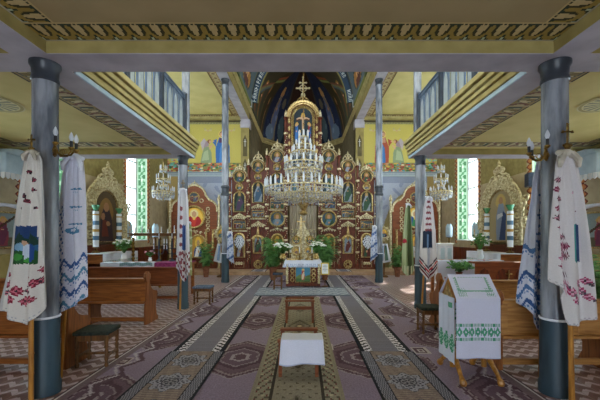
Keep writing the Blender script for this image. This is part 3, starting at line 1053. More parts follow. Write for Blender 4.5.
def bay(dx, hw, top_c, crown_top, rows, nm, base_top=258, ysh=0):
    """one upright of the screen. rows: list of (kind, ytop, ybottom)"""
    cx = xi(dx)
    w = xi(hw)
    mb = MB()
    r_ = w
    mb.prism(arch_poly(cx, 0, zl(top_c) + r_ * .95, r_, 16), -.1 + ysh, .1 + ysh, 0)
    b = mb.build('bay', M['icowood'], ico)
    g = MB()
    # gilded outline of the arched head
    zc_ = zl(top_c) - .05 * r_
    g.tube([(cx + r_ * math.cos(PI * i / 16), -.1 + ysh, zc_ + r_ * math.sin(PI * i / 16)) for i in range(17)], .03, 5)
    cg = MB()
    crown(cg, cx, zl(top_c) + r_ * .85, w * 1.3, zl(crown_top) - zl(top_c) - r_ * .85 + .0, -.05 + ysh)
    cg.build('crown', M['palegold'], b)
    for i, (kind, ya, yb) in enumerate(rows):
        if kind == 'lace':
            lg = MB()
            scrolls(lg, cx, zl(yb), w * 1.7, zl(ya) - zl(yb), -.14 + ysh)
            lg.build('lace_ornament', M['palegold'], b)
        elif kind == 'cap':
            lg = MB()
            lg.bb(cx - w, cx + w, -.16 + ysh, -.1 + ysh, zl(yb), zl(ya))
            lg.build('cornice', M['palegold'], b, bevel=.01)
    g.build('gilt_arch', M['palegold'], b)
    for i, (kind, ya, yb) in enumerate(rows):
        z1, z0 = zl(ya), zl(yb)
        y = -.13 + ysh
        sd = hash((dx, i)) % 1000 if False else int(dx * 13 + i * 7) + 500
        if kind == 'round':
            icon_board('round_icon', cx, z0, z1, (z1 - z0) / 2, p_bust(sd, '#3a3c30', halo='#8c7038'), b, y, 'round', .026)
        elif kind == 'small':
            icon_board('heart_icon', cx, z0, z1, (z1 - z0) / 2, p_bust(sd, '#6e5c34', halo='#a88848'), b, y, 'round', .03)
        elif kind == 'tall':
            icon_board('standing_saint_icon', cx, z0, z1, w * .74, p_person(sd, '#262c2c'), b, y, 'arch', .028)
        elif kind == 'feast':
            icon_board('feast_icon', cx, z0, z1, w * .78, p_scene(sd), b, y, 'flat', .022)
        elif kind == 'roundel':
            icon_board('roundel_icon', cx, z0, z1, (z1 - z0) / 2, p_bust(sd, '#3c5668', halo='#8a7440'), b, y, 'round', .045)
        elif kind == 'local':
            icon_board('large_icon', cx, z0, z1, w * .66, p_bust(sd, '#7a6230', halo='#c49a44'), b, y, 'arch', .035)
        elif kind == 'door':
            d = MB()
            d.prism(arch_poly(cx, zl(274), zl(ya), w * .82, 12), -.13 + ysh, -.1 + ysh)
            dd = d.build('side_door', M['icowood'], b)
            # keep it to three levels: icon and carving join as parts of the bay
            icon_board('door_icon', cx, zl(253), zl(236), w * .58, p_person(sd, '#7a8a9a'), b, -.15 + ysh, 'arch', .05)
            q = MB()
            q.ring((cx, -.15 + ysh, zl(264)), w * .5, .03, 18, 5, 0, 'y')
            for a in range(6):
                q.ball((cx + w * .28 * math.cos(a * PI / 3), -.15 + ysh, zl(264) + w * .28 * math.sin(a * PI / 3)), .05, 0, 6)
            q.build('door_roundel', M['gold'], b)
            q = MB()
            q.ring((cx, -.15 + ysh, zl(242)), w * .9, .03, 16, 5, 0, 'y', .15 * PI, .85 * PI)
            q.lathe([(.05, 0), (.07, .05), (.015, .4)], (cx, -.15 + ysh, zl(234.5)), 6)
            q.build('door_arch', M['gold'], b)
        elif kind == 'base':
            q = MB()
            q.bb(cx - w * .92, cx + w * .92, -.2 + ysh, -.1 + ysh, 0, z1)
            q.bb(cx - w * .98, cx + w * .98, -.23 + ysh, -.1 + ysh, z1 - .06, z1)
            q.bb(cx - w * .98, cx + w * .98, -.23 + ysh, -.1 + ysh, 0, .08)
            bs = q.build('base_panel', M['icowood'], b)
            q = MB()
            zz = (z1) / 2 + .03
            q.tube([(cx - w * .62, -.205 + ysh, zz - .17), (cx + w * .62, -.205 + ysh, zz - .17), (cx + w * .62, -.205 + ysh, zz + .17), (cx - w * .62, -.205 + ysh, zz + .17)], .014, 4, closed=True)
            for a in (-.22, 0, .22):
                q.ball((cx + a * w * 1.4, -.21 + ysh, zz), .07, 0, 6, sy=.5)
                q.ring((cx + a * w * 1.4, -.21 + ysh, zz + .02), .05, .015, 8, 4, 0, 'y')
            q.build('base_ornament', M['palegold'], b)
    return b

for s in (-1, 1):
    bay(s * 63, 7.6, 177, 164.5, [('round', 171.5, 183), ('small', 184, 190.5), ('tall', 192, 212), ('lace', 213, 219.5), ('feast', 221, 229), ('cap', 230.5, 231.5), ('local', 233.5, 257), ('base', 259, 274)], 'outer')
    bay(s * 44.5, 7.6, 167, 151.5, [('round', 161.5, 173), ('small', 174, 180.5), ('tall', 182.5, 203), ('lace', 204, 209), ('feast', 210.5, 217.5), ('cap', 218.5, 219.5), ('lace', 221, 227), ('door', 229.5, 274)], 'middle')
    bay(s * 25.5, 8.6, 157.5, 139.5, [('round', 151, 163.5), ('small', 164.5, 171.5), ('tall', 173.5, 196), ('lace', 196.5, 200.5), ('feast', 201.5, 209), ('cap', 209.8, 210.6), ('roundel', 211.5, 226.5), ('lace', 227.5, 231.5), ('local', 234, 257), ('base', 259, 274)], 'inner')

def twisted_column(dx, ytop, r=.055, base=.0, y=-.17, finial=True):
    """gilt-banded colonnette with rings and finial"""
    z1 = zl(ytop)
    x = xi(dx)
    mb = MB()
    prof = [(r * 1.6, 0), (r * 1.6, .2), (r, .24)]
    z = .3
    seg = .52
    while z + seg < z1 - .2:
        prof += [(r * .9, z), (r * .9, z + seg - .14), (r * 1.5, z + seg - .12), (r * 1.5, z + seg - .02), (r * .9, z + seg)]
        z += seg
    prof += [(r * .9, z1 - .12), (r * 1.7, z1 - .1), (r * 1.7, z1 - .04), (r * .5, z1)]
    mb.lathe(prof, (x, y, 0), 10)
    g = mb
    n0 = len(mb.f)
    z = .3
    while z + seg < z1 - .2:
        g.lathe([(r * 1.1, 0), (r * 1.62, .02), (r * 1.62, .09), (r * 1.1, .11)], (x, y, z + seg - .125), 10)
        for k in range(5):
            a = k * 1.3
            g.ball((x + r * .95 * math.cos(a + PI), y - r * .7, z + .06 + k * .08), r * .42, 0, 5)
        z += seg
    if finial:
        g.ball((x, y, z1 + .06), r * 1.3, 0, 6)
        g.lathe([(r * .8, 0), (r, .05), (r * .2, .2)], (x, y, z1 + .1), 6)
    g.m = [0] * n0 + [1] * (len(g.f) - n0)
    g.build('colonnette', [M['icowood'], M['palegold']], ico)
for s in (-1, 1):
    twisted_column(s * 72.2, 178)
    twisted_column(s * 53.8, 166)
    twisted_column(s * 35.6, 156)
    twisted_column(s * 17, 118, .06)

# central tower with the round-headed upper icon
mb = MB()
cr = xi(15.5)
mb.prism([(-cr, zl(205)), (cr, zl(205)), (cr, zl(118))] + [(cr * math.cos(PI * i / 20), zl(118) + cr * math.sin(PI * i / 20)) for i in range(1, 21)], -.1, .1)
for s in (-1, 1):
    mb.bb(min(s * cr, s * xi(18.5)), max(s * cr, s * xi(18.5)), -.1, .1, 0, zl(118))
tower = mb.build('central_tower', M['icowood'], ico)
def p_cruc(U, V):
    X, Y = U, V
    sh = [('r', 0, 0, 1, .3, '#4c4a38'), ('r', .47, .3, .53, .86, '#5a3c22'), ('r', .2, .68, .8, .72, '#5a3c22'),
          ('p', [(.46, .42), (.54, .42), (.56, .7), (.8, .72), (.8, .745), (.2, .745), (.2, .72), (.44, .7)], '#c8a484'), ('e', .5, .76, .05, .045, '#b8906c'), ('e', .5, .775, .09, .075, '#c8a048')]
    sh = sh[:3] + [sh[5]] + sh[3:5]
    sh += person_shapes(.2, .12, .52, '#2f5c9a', '#3f74b4', '#c8a048', w=.3) + person_shapes(.8, .12, .52, '#8a3430', '#2f5c9a', '#c8a048', w=.3) + person_shapes(.36, .06, .36, '#e0e2e6', '#7a9ac4', '#c8a048', w=.4)
    return raster(X, Y, '#2c3840', sh)
icon_board('upper_icon', 0, zl(148), zl(108), xi(10.5), p_cruc, tower, -.14, 'arch', .07)
icon_board('middle_icon', 0, zl(200), zl(153), xi(11.5), p_scene(3), tower, -.14, 'flat', .05)
g = MB()
for rr, th in ((cr, .07), (cr * .86, .035)):
    g.tube([(rr * math.cos(PI * i / 24), -.12, zl(118) + rr * math.sin(PI * i / 24)) for i in range(25)], th, 6)
for i in range(13):
    a = PI * i / 12
    g.ring((cr * .93 * math.cos(a), -.13, zl(118) + cr * .93 * math.sin(a)), .065, .022, 8, 4, 0, 'y')
    g.ball((cr * 1.06 * math.cos(a), -.12, zl(118) + cr * 1.06 * math.sin(a)), .05, 0, 6)
for s in (-1, 1):
    for j in range(10):
        g.ball((s * xi(13.6), -.14, zl(122 + j * 7.5)), .07, 0, 6, sz=1.8, sy=.6)
        g.ball((s * xi(17), -.14, zl(122 + j * 7.5 + 3.5)), .055, 0, 6, sy=.6)
scrolls(g, 0, zl(152.5), xi(22), xi(4), -.15)
scrolls(g, 0, zl(206), xi(22), xi(4.5), -.15)
crown(g, 0, zl(102.5), xi(12), xi(8), -.02)
g.build('tower_carving', M['gold'], tower)
g = MB()
zc = zl(96)
g.bb(-.028, .028, -.04, .0, zc, zl(78))
g.bb(-.26, .26, -.04, .0, zl(88.5) - .028, zl(88.5) + .028)
g.bb(-.13, .13, -.04, .0, zl(83) - .02, zl(83) + .02)
for x, z in ((-.28, zl(88.5)), (.28, zl(88.5)), (0, zl(78) + .03), (-.14, zl(83)), (.14, zl(83))):
    g.ball((x, -.02, z), .05, 0, 6)
g.ring((0, -.02, zl(88.5)), .15, .02, 12, 4, 0, 'y')
g.ball((0, -.02, zl(95.5)), .11, 0, 8)
g.build('top_cross', M['palegold'], tower)
# royal doors and the curtain above them
cu = grid('curtain', 60, 20, lambda U, V: (xi(-13.5) + xi(27) * U, .02 + .03 * np.sin(U * 60), zl(256) + (zl(205.5) - zl(256)) * V), lambda U, V: raster(U, V, '#b5aa98', [('f', lambda X, Y: (X * 11) % 1 < .12, '#9a907e')]), M['cloth'], ico)
for s in (-1, 1):
    mb = MB()
    n = 10
    a, b = (s * xi(.4), s * xi(13.4))
    poly = [(a, .02), (b, .02), (b, zl(245))] + [(b + (a - b) * i / n, zl(246) + (zl(221) - zl(246)) * (.55 * math.sin(PI / 2 * i / n) + .45 * (i / n) ** 3)) for i in range(1, n + 1)]
    mb.prism(poly, -.08, -.04)
    d = mb.build('royal_door', M['palegold'], ico)
    for z in (zl(264), zl(251), zl(240)):
        icon_board('door_icon', s * xi(6.6), z - .2, z + .2, .17, p_bust(int(z * 100), '#6a7a5a'), d, -.09, 'round', .035)
    g = MB()
    for j in range(7):
        for i in range(3):
            g.ring((s * xi(2.2 + 4.4 * i), -.09, .12 + j * .26), .075, .02, 8, 4, 0, 'y')
    g.build('vine_carving', M['palegold'], d)
# ================================================================== SIDE SHRINES (kiots) against the east walls
def kiot(cx, label, robe, drape, halo):
    t = thing('side_shrine', label, 'shrine', (cx, 15.1, .15))
    k = 15.1 / F
    zz = lambda y: EYE + (236 - y) * k - .15
    # trefoil headed board
    pts = []
    c1, r1 = (0, zz(197)), .5
    w = 1.02
    def arc(cx_, cz, r, a0, a1, n=10):
        return [(cx_ + r * math.cos(a0 + (a1 - a0) * i / n), cz + r * math.sin(a0 + (a1 - a0) * i / n)) for i in range(n + 1)]
    out = [(-w, 0), (w, 0), (w, zz(212))] + arc(w - .4, zz(209), .4, 0, PI * .45) + arc(0, zz(197), .52, PI * .04, PI * .96, 16) + arc(-w + .4, zz(209), .4, PI * .55, PI) + [(-w, zz(212))]
    mb = MB()
    mb.prism(out, -.12, .12)
    b = mb.build('arched_board', M['reddish'], t)
    g = MB()
    g.tube([(a, -.13, z) for a, z in out[2:]], .045, 6)
    crown(g, 0, zz(187), .4, .28, -.08)
    for s in (-1, 1):
        for j in range(6):
            a = PI * (.12 + j * .13)
            g.ring((s * (.62), -.14, zz(230) + j * .19), .07, .025, 8, 4, 0, 'y')
        g.lathe([(.07, 0), (.05, .1), (.05, 1.2), (.08, 1.25), (.08, 1.32), (.02, 1.5)], (s * 1.1, -.1, zz(228)), 8)
        g.lathe([(.08, 0), (.05, .1), (.05, zz(228) - .1), (.08, zz(228))], (s * 1.1, -.1, 0), 8)
    for sgn in (-1, 1):
        g.ring((sgn * .33, -.14, zz(201)), .08, .025, 10, 4, 0, 'y')
    scrolls(g, 0, zz(234), 1.2, .2, -.14)
    g.build('white_gold_edging', M['palegold'], b)
    icon_board('upper_oval_icon', 0, zz(203.5), zz(192.5), .23, p_scene(4), t, -.15, 'round', .03)
    # four-lobed central icon
    def lobes(U, V):
        return raster(U, V, '#d8a43c', [('e', .5, .48, .4, .44, '#eec65a'), ('e', .5, .26, .33, .34, robe), ('p', [(.3, 0), (.52, 0), (.66, .5), (.42, .52)], drape), ('e', .5, .66, .2, .2, halo), ('e', .5, .64, .11, .14, '#c89a78'), ('e', .5, .44, .07, .07, '#e8c060')])
    icon_board('heart_icon', 0, zz(228.5), zz(206), .48, lobes, t, -.15, 'round', .05)
    icon_board('lower_icon', .2 if cx < 0 else -.05, zz(257), zz(235), .3, p_bust(7, '#b88a3c', robe='#38508c', drape='#d8d8e0'), t, -.2, 'arch', .04)
    q = MB()
    for s in (-1, 1):
        for i in range(2):
            x = s * (.55 + .3 * i)
            q.lathe([(.06, .9), (.05, 1.0), (.05, 1.7), (.08, 1.75)], (x, -.17, 0), 8)
    q.build('gilt_pillar', M['gold'], t)
    q = MB()
    q.bb(-w, w, -.26, -.12, 0, zz(259))
    q.bb(-w - .04, w + .04, -.3, -.12, zz(259), zz(259) + .06)
    for x in (-.7, -.25, .25, .7):
        q.bb(x - .17, x + .17, -.275, -.26, .2, zz(259) - .15)
    q.build('plinth', M['icowood'], t, bevel=.01)
    return t
kiot(-4.86, 'arched wooden shrine left of the iconostasis with a red-robed heart icon', '#a8232c', '#c83c34', '#e8d8a0')
kiot(5.08, 'arched wooden shrine right of the iconostasis with a blue-robed heart icon', '#3556a0', '#3f8a5c', '#f0e8c0')

# ================================================================== CHANDELIERS
def chandelier(label, loc, ztop, tiers, name='chandelier', bottom=None, group=None, cr=.02):
    """tiers: (z, radius, candle count, candle height)"""
    t = thing(name, label, 'chandelier', loc, group=group)
    g = MB()
    zlo = min(q[0] for q in tiers)
    zhi = max(q[0] for q in tiers)
    R = max(q[1] for q in tiers)
    pr = [(.02, zlo - R * .42), (R * .12, zlo - R * .36), (R * .05, zlo - R * .28), (R * .16, zlo - R * .1)]
    z = zlo
    while z < zhi:
        pr += [(R * .05, z), (R * .09, z + .06), (R * .05, z + .12)]
        z += .16
    pr += [(R * .03, zhi + .15), (.015, zhi + .3)]
    g.lathe(pr, n=12)
    g.build('stem', M['gold'], t, smooth=True)
    c = MB()
    zz = zhi + .3
    while zz < ztop - .02:
        c.ring((0, 0, zz), .02, .006, 8, 4, 0, 'y' if int(zz * 50) % 2 else 'x')
        zz += .05
    c.bb(-.006, .006, -.006, .006, zhi + .2, ztop)
    c.lathe([(.07, ztop - .05), (.09, ztop - .01), (.09, ztop)], n=12)
    c.build('chain', M['brass'], t)
    for (z, r, n, ch) in tiers:
        g = MB()
        th = min(.022, r * .05 + .006)
        g.ring((0, 0, z), r, th, max(16, n * 2), 6)
        if r > .5:
            g.ring((0, 0, z - .1), r * .96, th * .7, max(16, n * 2), 5)
        for k in range(n):
            a = 2 * PI * (k + .5) / n
            x, y = r * math.cos(a), r * math.sin(a)
            if k % 2 == 0 or n < 10:
                g.tube([(x * q, y * q, z + dz * min(1, r)) for q, dz in ((.06, .05), (.3, -.16), (.65, -.2), (.95, -.05))], th * .7, 5)
            g.lathe([(.008, -.01), (.03 if r > .4 else .02, .02), (.03 if r > .4 else .02, .035)], (x, y, z), 8)
        tr = g.build('tier', M['palegold'], t)
        cm = MB()
        hc = ch
        cm.lathe([(cr, .03), (cr, .03 + hc * .72), (cr * .55, .035 + hc * .74), (cr * .8, .03 + hc * .85), (.003, .03 + hc)], (0, 0, 0), 8)
        first = cm.build('candle', M['candle'], tr, smooth=True, loc=(r * math.cos(PI / n), r * math.sin(PI / n), z))
        for k in range(1, n):
            a = 2 * PI * (k + .5) / n
            o = first.copy()
            COL.objects.link(o)
            o.parent = tr
            o.location = (r * math.cos(a), r * math.sin(a), z)
        # strings of crystal drops
        x_ = MB()
        rnd = random.Random(int(r * 100))
        m_ = max(14, int(r * 62))
        for k in range(m_):
            a = 2 * PI * k / m_
            L = (.07 + .07 * abs(math.sin(k * 1.3))) * min(1.25, .5 + r)
            zc = z - .02
            while L > 0:
                s_ = .016 + .008 * rnd.random()
                x_.lathe([(.001, -s_ * 1.5), (s_, 0), (.001, s_)], (r * math.cos(a), r * math.sin(a), zc - s_), 4)
                L -= .045
                zc -= .045
        for k in range(m_ // 2):     # swags inwards to the stem
            a = 2 * PI * k / (m_ // 2)
            for j in range(1, 5):
                q = 1 - j * .17
                x_.lathe([(.001, -.022), (.016, 0), (.001, .018)], (r * q * math.cos(a), r * q * math.sin(a), z - .05 - .12 * min(1, r) * math.sin(PI * j / 5)), 4)
        xo = x_.build('crystal_drops', M['crystal'], tr)
        xo['kind'] = 'stuff'
    return t
chandelier('great gilded crystal chandelier of many tiers hanging over the altar table', (.05, 11.0, 0), ZV + RISE - .02,
           [(4.86, .16, 6, .2), (4.6, .24, 7, .18), (4.36, .37, 11, .2), (3.98, .62, 18, .22), (3.74, .6, 12, .1), (3.5, .4, 10, .14), (3.16, 1.27, 34, .28), (2.95, .95, 16, .1), (2.8, .5, 8, .08)], cr=.032)
chandelier('small candle chandelier with crystal drops in the left aisle', (-5.0, 12.0, 0), ZH, [(3.98, .12, 5, .15), (3.64, .23, 8, .16), (3.4, .12, 6, .05), (3.18, .37, 13, .18), (3.1, .35, 20, .03), (3.02, .2, 8, .03)], cr=.018)
chandelier('small candle chandelier with crystal drops in the right aisle', (5.0, 12.0, 0), ZH, [(3.98, .12, 5, .15), (3.64, .23, 8, .16), (3.4, .12, 6, .05), (3.18, .37, 13, .18), (3.1, .35, 20, .03), (3.02, .2, 8, .03)], cr=.018)

# ================================================================== SIDE WALL ALTARS
def wall_altar(s, yc, label, figure):
    """gilded openwork frame standing on the altar shelf, turned to the nave"""
    t = thing('side_altar', label, 'altar', (s * (W - .2), yc, 0), PI / 2 * (-1 if s > 0 else 1))
    # local frame: faces -y, so x runs along the wall
    mb = MB()
    mb.bb(-1.25, 1.25, -.1, .2, 0, 1.28)
    mb.bb(-1.3, 1.3, -.14, .2, 1.28, 1.34)
    for x in (-.6, 0, .6):
        mb.bb(x - .22, x + .22, -.115, -.1, .2, 1.1)
    mb.build('altar_body', M['icowood'], t, bevel=.01)
    g = MB()
    hw, zb, zs = .5, 1.36, 2.5
    g.T = Matrix.Diagonal((1.45, 1, 1, 1))
    def outline(r, zt):
        return [(-r, zb)] + [(-r, zb + (zs - zb) * i / 4) for i in range(1, 4)] + [(r * math.cos(PI - PI * i / 18), zs + (r + zt) * math.sin(PI * i / 18)) for i in range(19)] + [(r, zb + (zs - zb) * i / 4) for i in (3, 2, 1)] + [(r, zb)]
    for r, th in ((.44, .03), (.72, .04)):
        g.tube([(a, -.05, z) for a, z in outline(r, .1)], th, 6)
    for i, (a, z) in enumerate(outline(.585, .1)):
        g.ring((a, -.05, z), .1, .034, 9, 5, 0, 'y', .4 * i, .4 * i + 5)
        g.ball((a, -.06, z), .05, 0, 6)
    for i in range(14):
        a = PI * (i + .5) / 14
        g.ring((.66 * math.cos(a), -.05, zs + .75 * math.sin(a)), .06, .028, 8, 4, 0, 'y')
    # crest
    for x, z, r in ((-.2, 3.32, .13), (.2, 3.32, .13), (0, 3.42, .14), (-.34, 3.18, .09), (.34, 3.18, .09), (-.1, 3.6, .07), (.1, 3.6, .07)):
        g.ring((x, -.05, z), r, .038, 10, 5, 0, 'y')
        g.ball((x, -.05, z), r * .4, 0, 6)
    g.lathe([(.05, 3.6), (.09, 3.68), (.03, 3.76), (.05, 3.8), (.01, 3.92)], (0, -.05, 0), 8)
    # side scrolls
    for q in (-1, 1):
        for j in range(9):
            z = 1.45 + j * .15
            x = q * (.86 + .1 * math.sin(j * .9) - .012 * j)
            g.ring((x, -.05, z), .075, .028, 8, 4, 0, 'y')
            g.ball((x + q * .07, -.05, z + .05), .035, 0, 5)
    g.build('gilded_frame', M['palegold'], t)
    def pf(U, V):
        return raster(U, V, '#5a4a34' if figure == 0 else '#a09272', figure_shapes)
    if figure == 0:
        figure_shapes = [('e', .5, .62, .32, .24, '#8a6a3c'), ('p', [(.2, 0), (.82, 0), (.74, .5), (.58, .72), (.42, .72), (.26, .5)], '#3a2c34'), ('e', .5, .68, .12, .09, '#a87a5a'), ('e', .36, .5, .08, .07, '#a87a5a'), ('p', [(.3, .1), (.6, .1), (.5, .42), (.34, .44)], '#6a3228'), ('e', .58, .36, .09, .05, '#a87a5a')]
    else:
        figure_shapes = [('e', .5, .8, .22, .13, '#c0a868'), ('p', [(.32, .04), (.7, .04), (.72, .5), (.62, .74), (.42, .74), (.3, .5)], '#8794ae'), ('p', [(.44, .04), (.7, .04), (.74, .55), (.6, .6)], '#34466e'), ('e', .51, .8, .09, .07, '#b08868'), ('p', [(.36, .44), (.6, .5), (.58, .56), (.36, .54)], '#c8ccd8')]
    icon_board('altar_icon', 0, 1.42, 3.0, .6, pf, t, -.0, 'arch', .02, res=1.2)
    return t
wall_altar(-1, 10.35, 'gilded openwork altar frame with a dark mother-and-child icon on the left wall', 0)
wall_altar(1, 10.2, 'gilded openwork altar frame with a blue-robed standing figure on the right wall', 1)

def pillar_candle(x, y, z0, label):
    t = thing('pillar_candle', label, 'candle', (x, y, z0))
    mb = MB()
    mb.lathe([(.1, 0), (.1, .03), (.03, .06), (.03, .12), (.09, .14), (.09, .16)], n=14)
    mb.build('candle_stand', M['brass'], t, smooth=True)
    def col(U, V):
        return raster(U, V, '#dadfe8', [('r', 0, .2, 1, .32, '#52708c'), ('r', 0, .44, 1, .5, '#b08c4c'), ('r', 0, .6, 1, .74, '#5c7c98'), ('r', 0, .88, 1, .93, '#b08c4c')])
    grid('wax_candle', 20, 26, lambda U, V: (.075 * np.cos(-2 * PI * U), -.075 * np.sin(-2 * PI * U) * 1.0, .16 + .98 * V), lambda U, V: col(U, V), M['cloth'], t, smooth=True)
    mb = MB()
    mb.lathe([(.02, 1.14), (.05, 1.17), (.11, 1.3), (.11, 1.31), (.1, 1.31), (.045, 1.18), (.0, 1.17)], n=14)
    mb.build('glass_cup', M['cup'], t, smooth=True)
    return t
for s, wd in ((-1, 'left'), (1, 'right')):
    for yy, dd in ((9.05, 'near side'), (10.2, 'far side')):
        pillar_candle(s * (5.66), yy + (.1 if s < 0 else 0), 1.14, 'tall white candle with blue bands on the %s of the %s wall altar' % (dd, wd))
    # shelf table that carries the candles
    t = thing('altar_table', 'long altar table with white cloth before the %s wall altar' % wd, 'table', (s * 5.6, 9.78, 0))
    mb = MB()
    mb.bb(-.28, .28, -.88, .88, .85, 1.11)
    mb.bb(-.3, .3, -.91, .91, 1.07, 1.11)
    for x in (-.22, .22):
        for y in (-.8, .8):
            mb.bb(x - .04, x + .04, y - .04, y + .04, 0, .86)
    mb.build('table_frame', M['pew'], t)
    def edge(U, V):
        return raster((U * 30) % 1, V, '#d8dce8', [('r', 0, .08, 1, .2, '#8aa894'), ('e', .5, .32, .3, .08, '#7a9a88')])
    grid('cloth_drop', 120, 12, lambda U, V, s=s: (-s * (.31 + .01 * np.sin(U * 40)) + 0 * U, (-.93 + 1.86 * U) * (1 if s > 0 else -1) * -1, .78 + .345 * V), edge, M['cloth'], t)
    mb = MB()
    mb.bb(-.31, .31, -.93, .93, 1.112, 1.125)
    mb.build('cloth_top', M['linen'], t)

# ================================================================== FLOWERS AND FERNS
def fern(loc, r, h, label, name='fern', n=46, seed=1, pot=True, leafm='fern'):
    t = thing(name, label, 'plant', loc)
    rnd = random.Random(seed)
    mb = MB()
    for k in range(n):
        a = rnd.random() * 2 * PI
        R = r * (.55 + .5 * rnd.random())
        H = h * (.45 + .6 * rnd.random())
        drop = .25 + .5 * rnd.random()
        prev = None
        N = 12
        base = .28 * h if pot else 0
        for i in range(N):
            q = (i + 1) / N
            rr = R * q
            z = base + (H - base) * math.sin(min(q * 1.9, PI * .5 + (q - .5))) - drop * h * .5 * max(0, q - .45)
            p = Vector((rr * math.cos(a), rr * math.sin(a), max(.02, z)))
            if prev is not None:
                d = (p - prev)
                sd = Vector((-math.sin(a), math.cos(a), .0))
                L = .15 * r * 2 * (1.05 - q * .75) + .03
                wv = d.normalized() * L * .3
                for sg in (-1, 1):
                    tip = prev + sd * sg * L + d * .5 + Vector((0, 0, -L * .3))
                    mb.add([prev, prev + wv, tip], [(0, 1, 2)])
            prev = p
    mb.build('fronds', M[leafm], t)
    if pot:
        mb = MB()
        mb.lathe([(.09, 0), (.13, .2 * h + .05), (.145, .2 * h + .05), (.145, .2 * h + .09), (.12, .2 * h + .09), (.11, .2 * h)], n=16)
        mb.build('pot', M['terracotta'], t, smooth=True)
    return t

def bouquet(loc, r, h, label, nfl=22, seed=1, petal='petal', vase='white', leaf=26, cat='flowers'):
    t = thing('flower_bouquet', label, cat, loc)
    rnd = random.Random(seed)
    mb = MB()
    vh = h * .35
    mb.lathe([(r * .22, 0), (r * .34, vh * .3), (r * .2, vh * .8), (r * .28, vh), (r * .24, vh), (r * .16, vh * .8)], n=14)
    mb.build('vase', M[vase], t, smooth=True)
    mb = MB()
    fl = []
    for k in range(nfl + leaf):
        a = rnd.random() * 2 * PI
        e = rnd.random() ** .6
        p = Vector((r * e * math.cos(a), r * e * math.sin(a), vh + (h - vh) * (.25 + .75 * math.sqrt(max(0, 1 - e * e * .75)) * (.65 + .35 * rnd.random()))))
        st = Vector((0, 0, vh * .9))
        mid = (p + st) / 2 + Vector((0, 0, .02))
        mb.tube([st, mid, p], .004, 3)
        if k < nfl:
            fl.append(p)
        for j in range(3):
            q = st.lerp(p, .45 + .5 * rnd.random())
            d = Vector((rnd.uniform(-1, 1), rnd.uniform(-1, 1), rnd.uniform(-.4, .8))).normalized() * r * .34
            n_ = d.orthogonal().normalized() * r * .09
            mb.add([q, q + d * .5 + n_, q + d, q + d * .5 - n_], [(0, 1, 2, 3)])
    mb.build('leaves', M['leaf'], t)
    for p in fl:
        f = MB()
        s_ = r * .15
        f.ball((0, 0, 0), s_ * .6, 0, 6)
        for j in range(6):
            a = j * PI / 3
            f.ball((math.cos(a) * s_ * .7, math.sin(a) * s_ * .7, s_ * .2), s_ * .5, 0, 6, sz=.6)
        f.build('blossom', M[petal], t, loc=p)
    return t
# ================================================================== CARPETS
CX = .03
def wx(px, d): return CX + (px - 303) / F * d
def wz(py, d): return EYE + (236 - py) / F * d

def carpet(name, x0, x1, y0, y1, z, paintf, label, res=.022, group=None):
    nu, nv = int((x1 - x0) / res), int((y1 - y0) / (res * 1.3))
    def pos(U, V):
        X = x0 + (x1 - x0) * U
        Y = y0 + (y1 - y0) * V
        return (X, Y, z + .002 * np.sin(X * 5 + Y * 2.1))
    o = grid(name, nu, nv, pos, lambda U, V: paintf(x0 + (x1 - x0) * U, y0 + (y1 - y0) * V, U, V), M['carpet'], thick=.008)
    return tag(o, label, 'carpet', group)

def plum(flip):
    def f(X, Y, U, V):
        u = U if not flip else 1 - U           # 0 at the aisle edge
        x = u * 2.4
        c = raster(u, V, '#8c7c92', [])
        def motif(cx, cy, per, a, b, sa=.09):
            """stepped hexagonal medallion, several rings of colour"""
            dy = np.abs(((Y - cy + per / 2) % per) - per / 2)
            dx = np.abs(x - cx)
            tooth = .05 * np.abs(((dy / (sa * 1.6)) % 1) - .5)
            dxs, dys = dx + tooth, dy
            h = np.maximum(dxs / a * .55 + dys / b, dxs / a)
            for lim, col in ((1.0, '#978a96'), (.95, '#5a404e'), (.78, '#6c5562'), (.62, '#523a48'), (.5, '#8c7e88'), (.45, '#665060'), (.26, '#9c9098'), (.17, '#5a424e')):
                c[h < lim] = lin(col)
            k = (h < .88) & (h > .82)
            c[k] = lin('#8f7f84')
        motif(.34, 3.3, 1.9, .42, .62)
        motif(1.62, 2.5, 1.9, .52, .7)
        motif(2.35, 3.45, 1.9, .34, .5)
        motif(.98, 4.2, 1.9, .26, .4, .06)
        # key-shaped little figures in pale wool
        for (cx, cy, s_) in ((.75, 2.75, .11), (1.2, 3.25, .1), (2.05, 2.9, .1), (.15, 4.25, .1), (1.3, 4.75, .09), (2.2, 4.45, .08)):
            dy = np.abs(((Y - cy + .95) % 1.9) - .95)
            dx = np.abs(x - cx)
            m = np.maximum(dx, dy * .8)
            c[m < s_] = lin('#b4a9aa')
            c[m < s_ * .72] = lin('#5e4650')
            c[m < s_ * .42] = lin('#b4a9aa')
            c[m < s_ * .2] = lin('#6a505a')
        zig = np.abs(((Y * 2.1) % 1) - .5) * .3
        for q, wd_, col in ((.17, .016, '#b8aeb8'), (.24, .03, '#5c4452'), (1.08, .014, '#a89cae'), (1.13, .03, '#65505e'), (1.98, .014, '#b0a4b4'), (2.03, .03, '#5c4452')):
            m = np.abs(x - q - zig) < wd_
            c[m] = lin(col)
        c[x < .13] = lin('#76646c')
        c[x < .045] = lin('#c9c2c6')
        c[x < .014] = lin('#5a4650')
        return c
    return f
carpet('carpet', -2.42, -.02, 2.2, 10.2, .004, plum(False), 'large mauve carpet with plum medallions along the left pews')
carpet('carpet', .0, 2.42, 2.2, 10.2, .004, plum(True), 'large mauve carpet with plum medallions along the right pews')

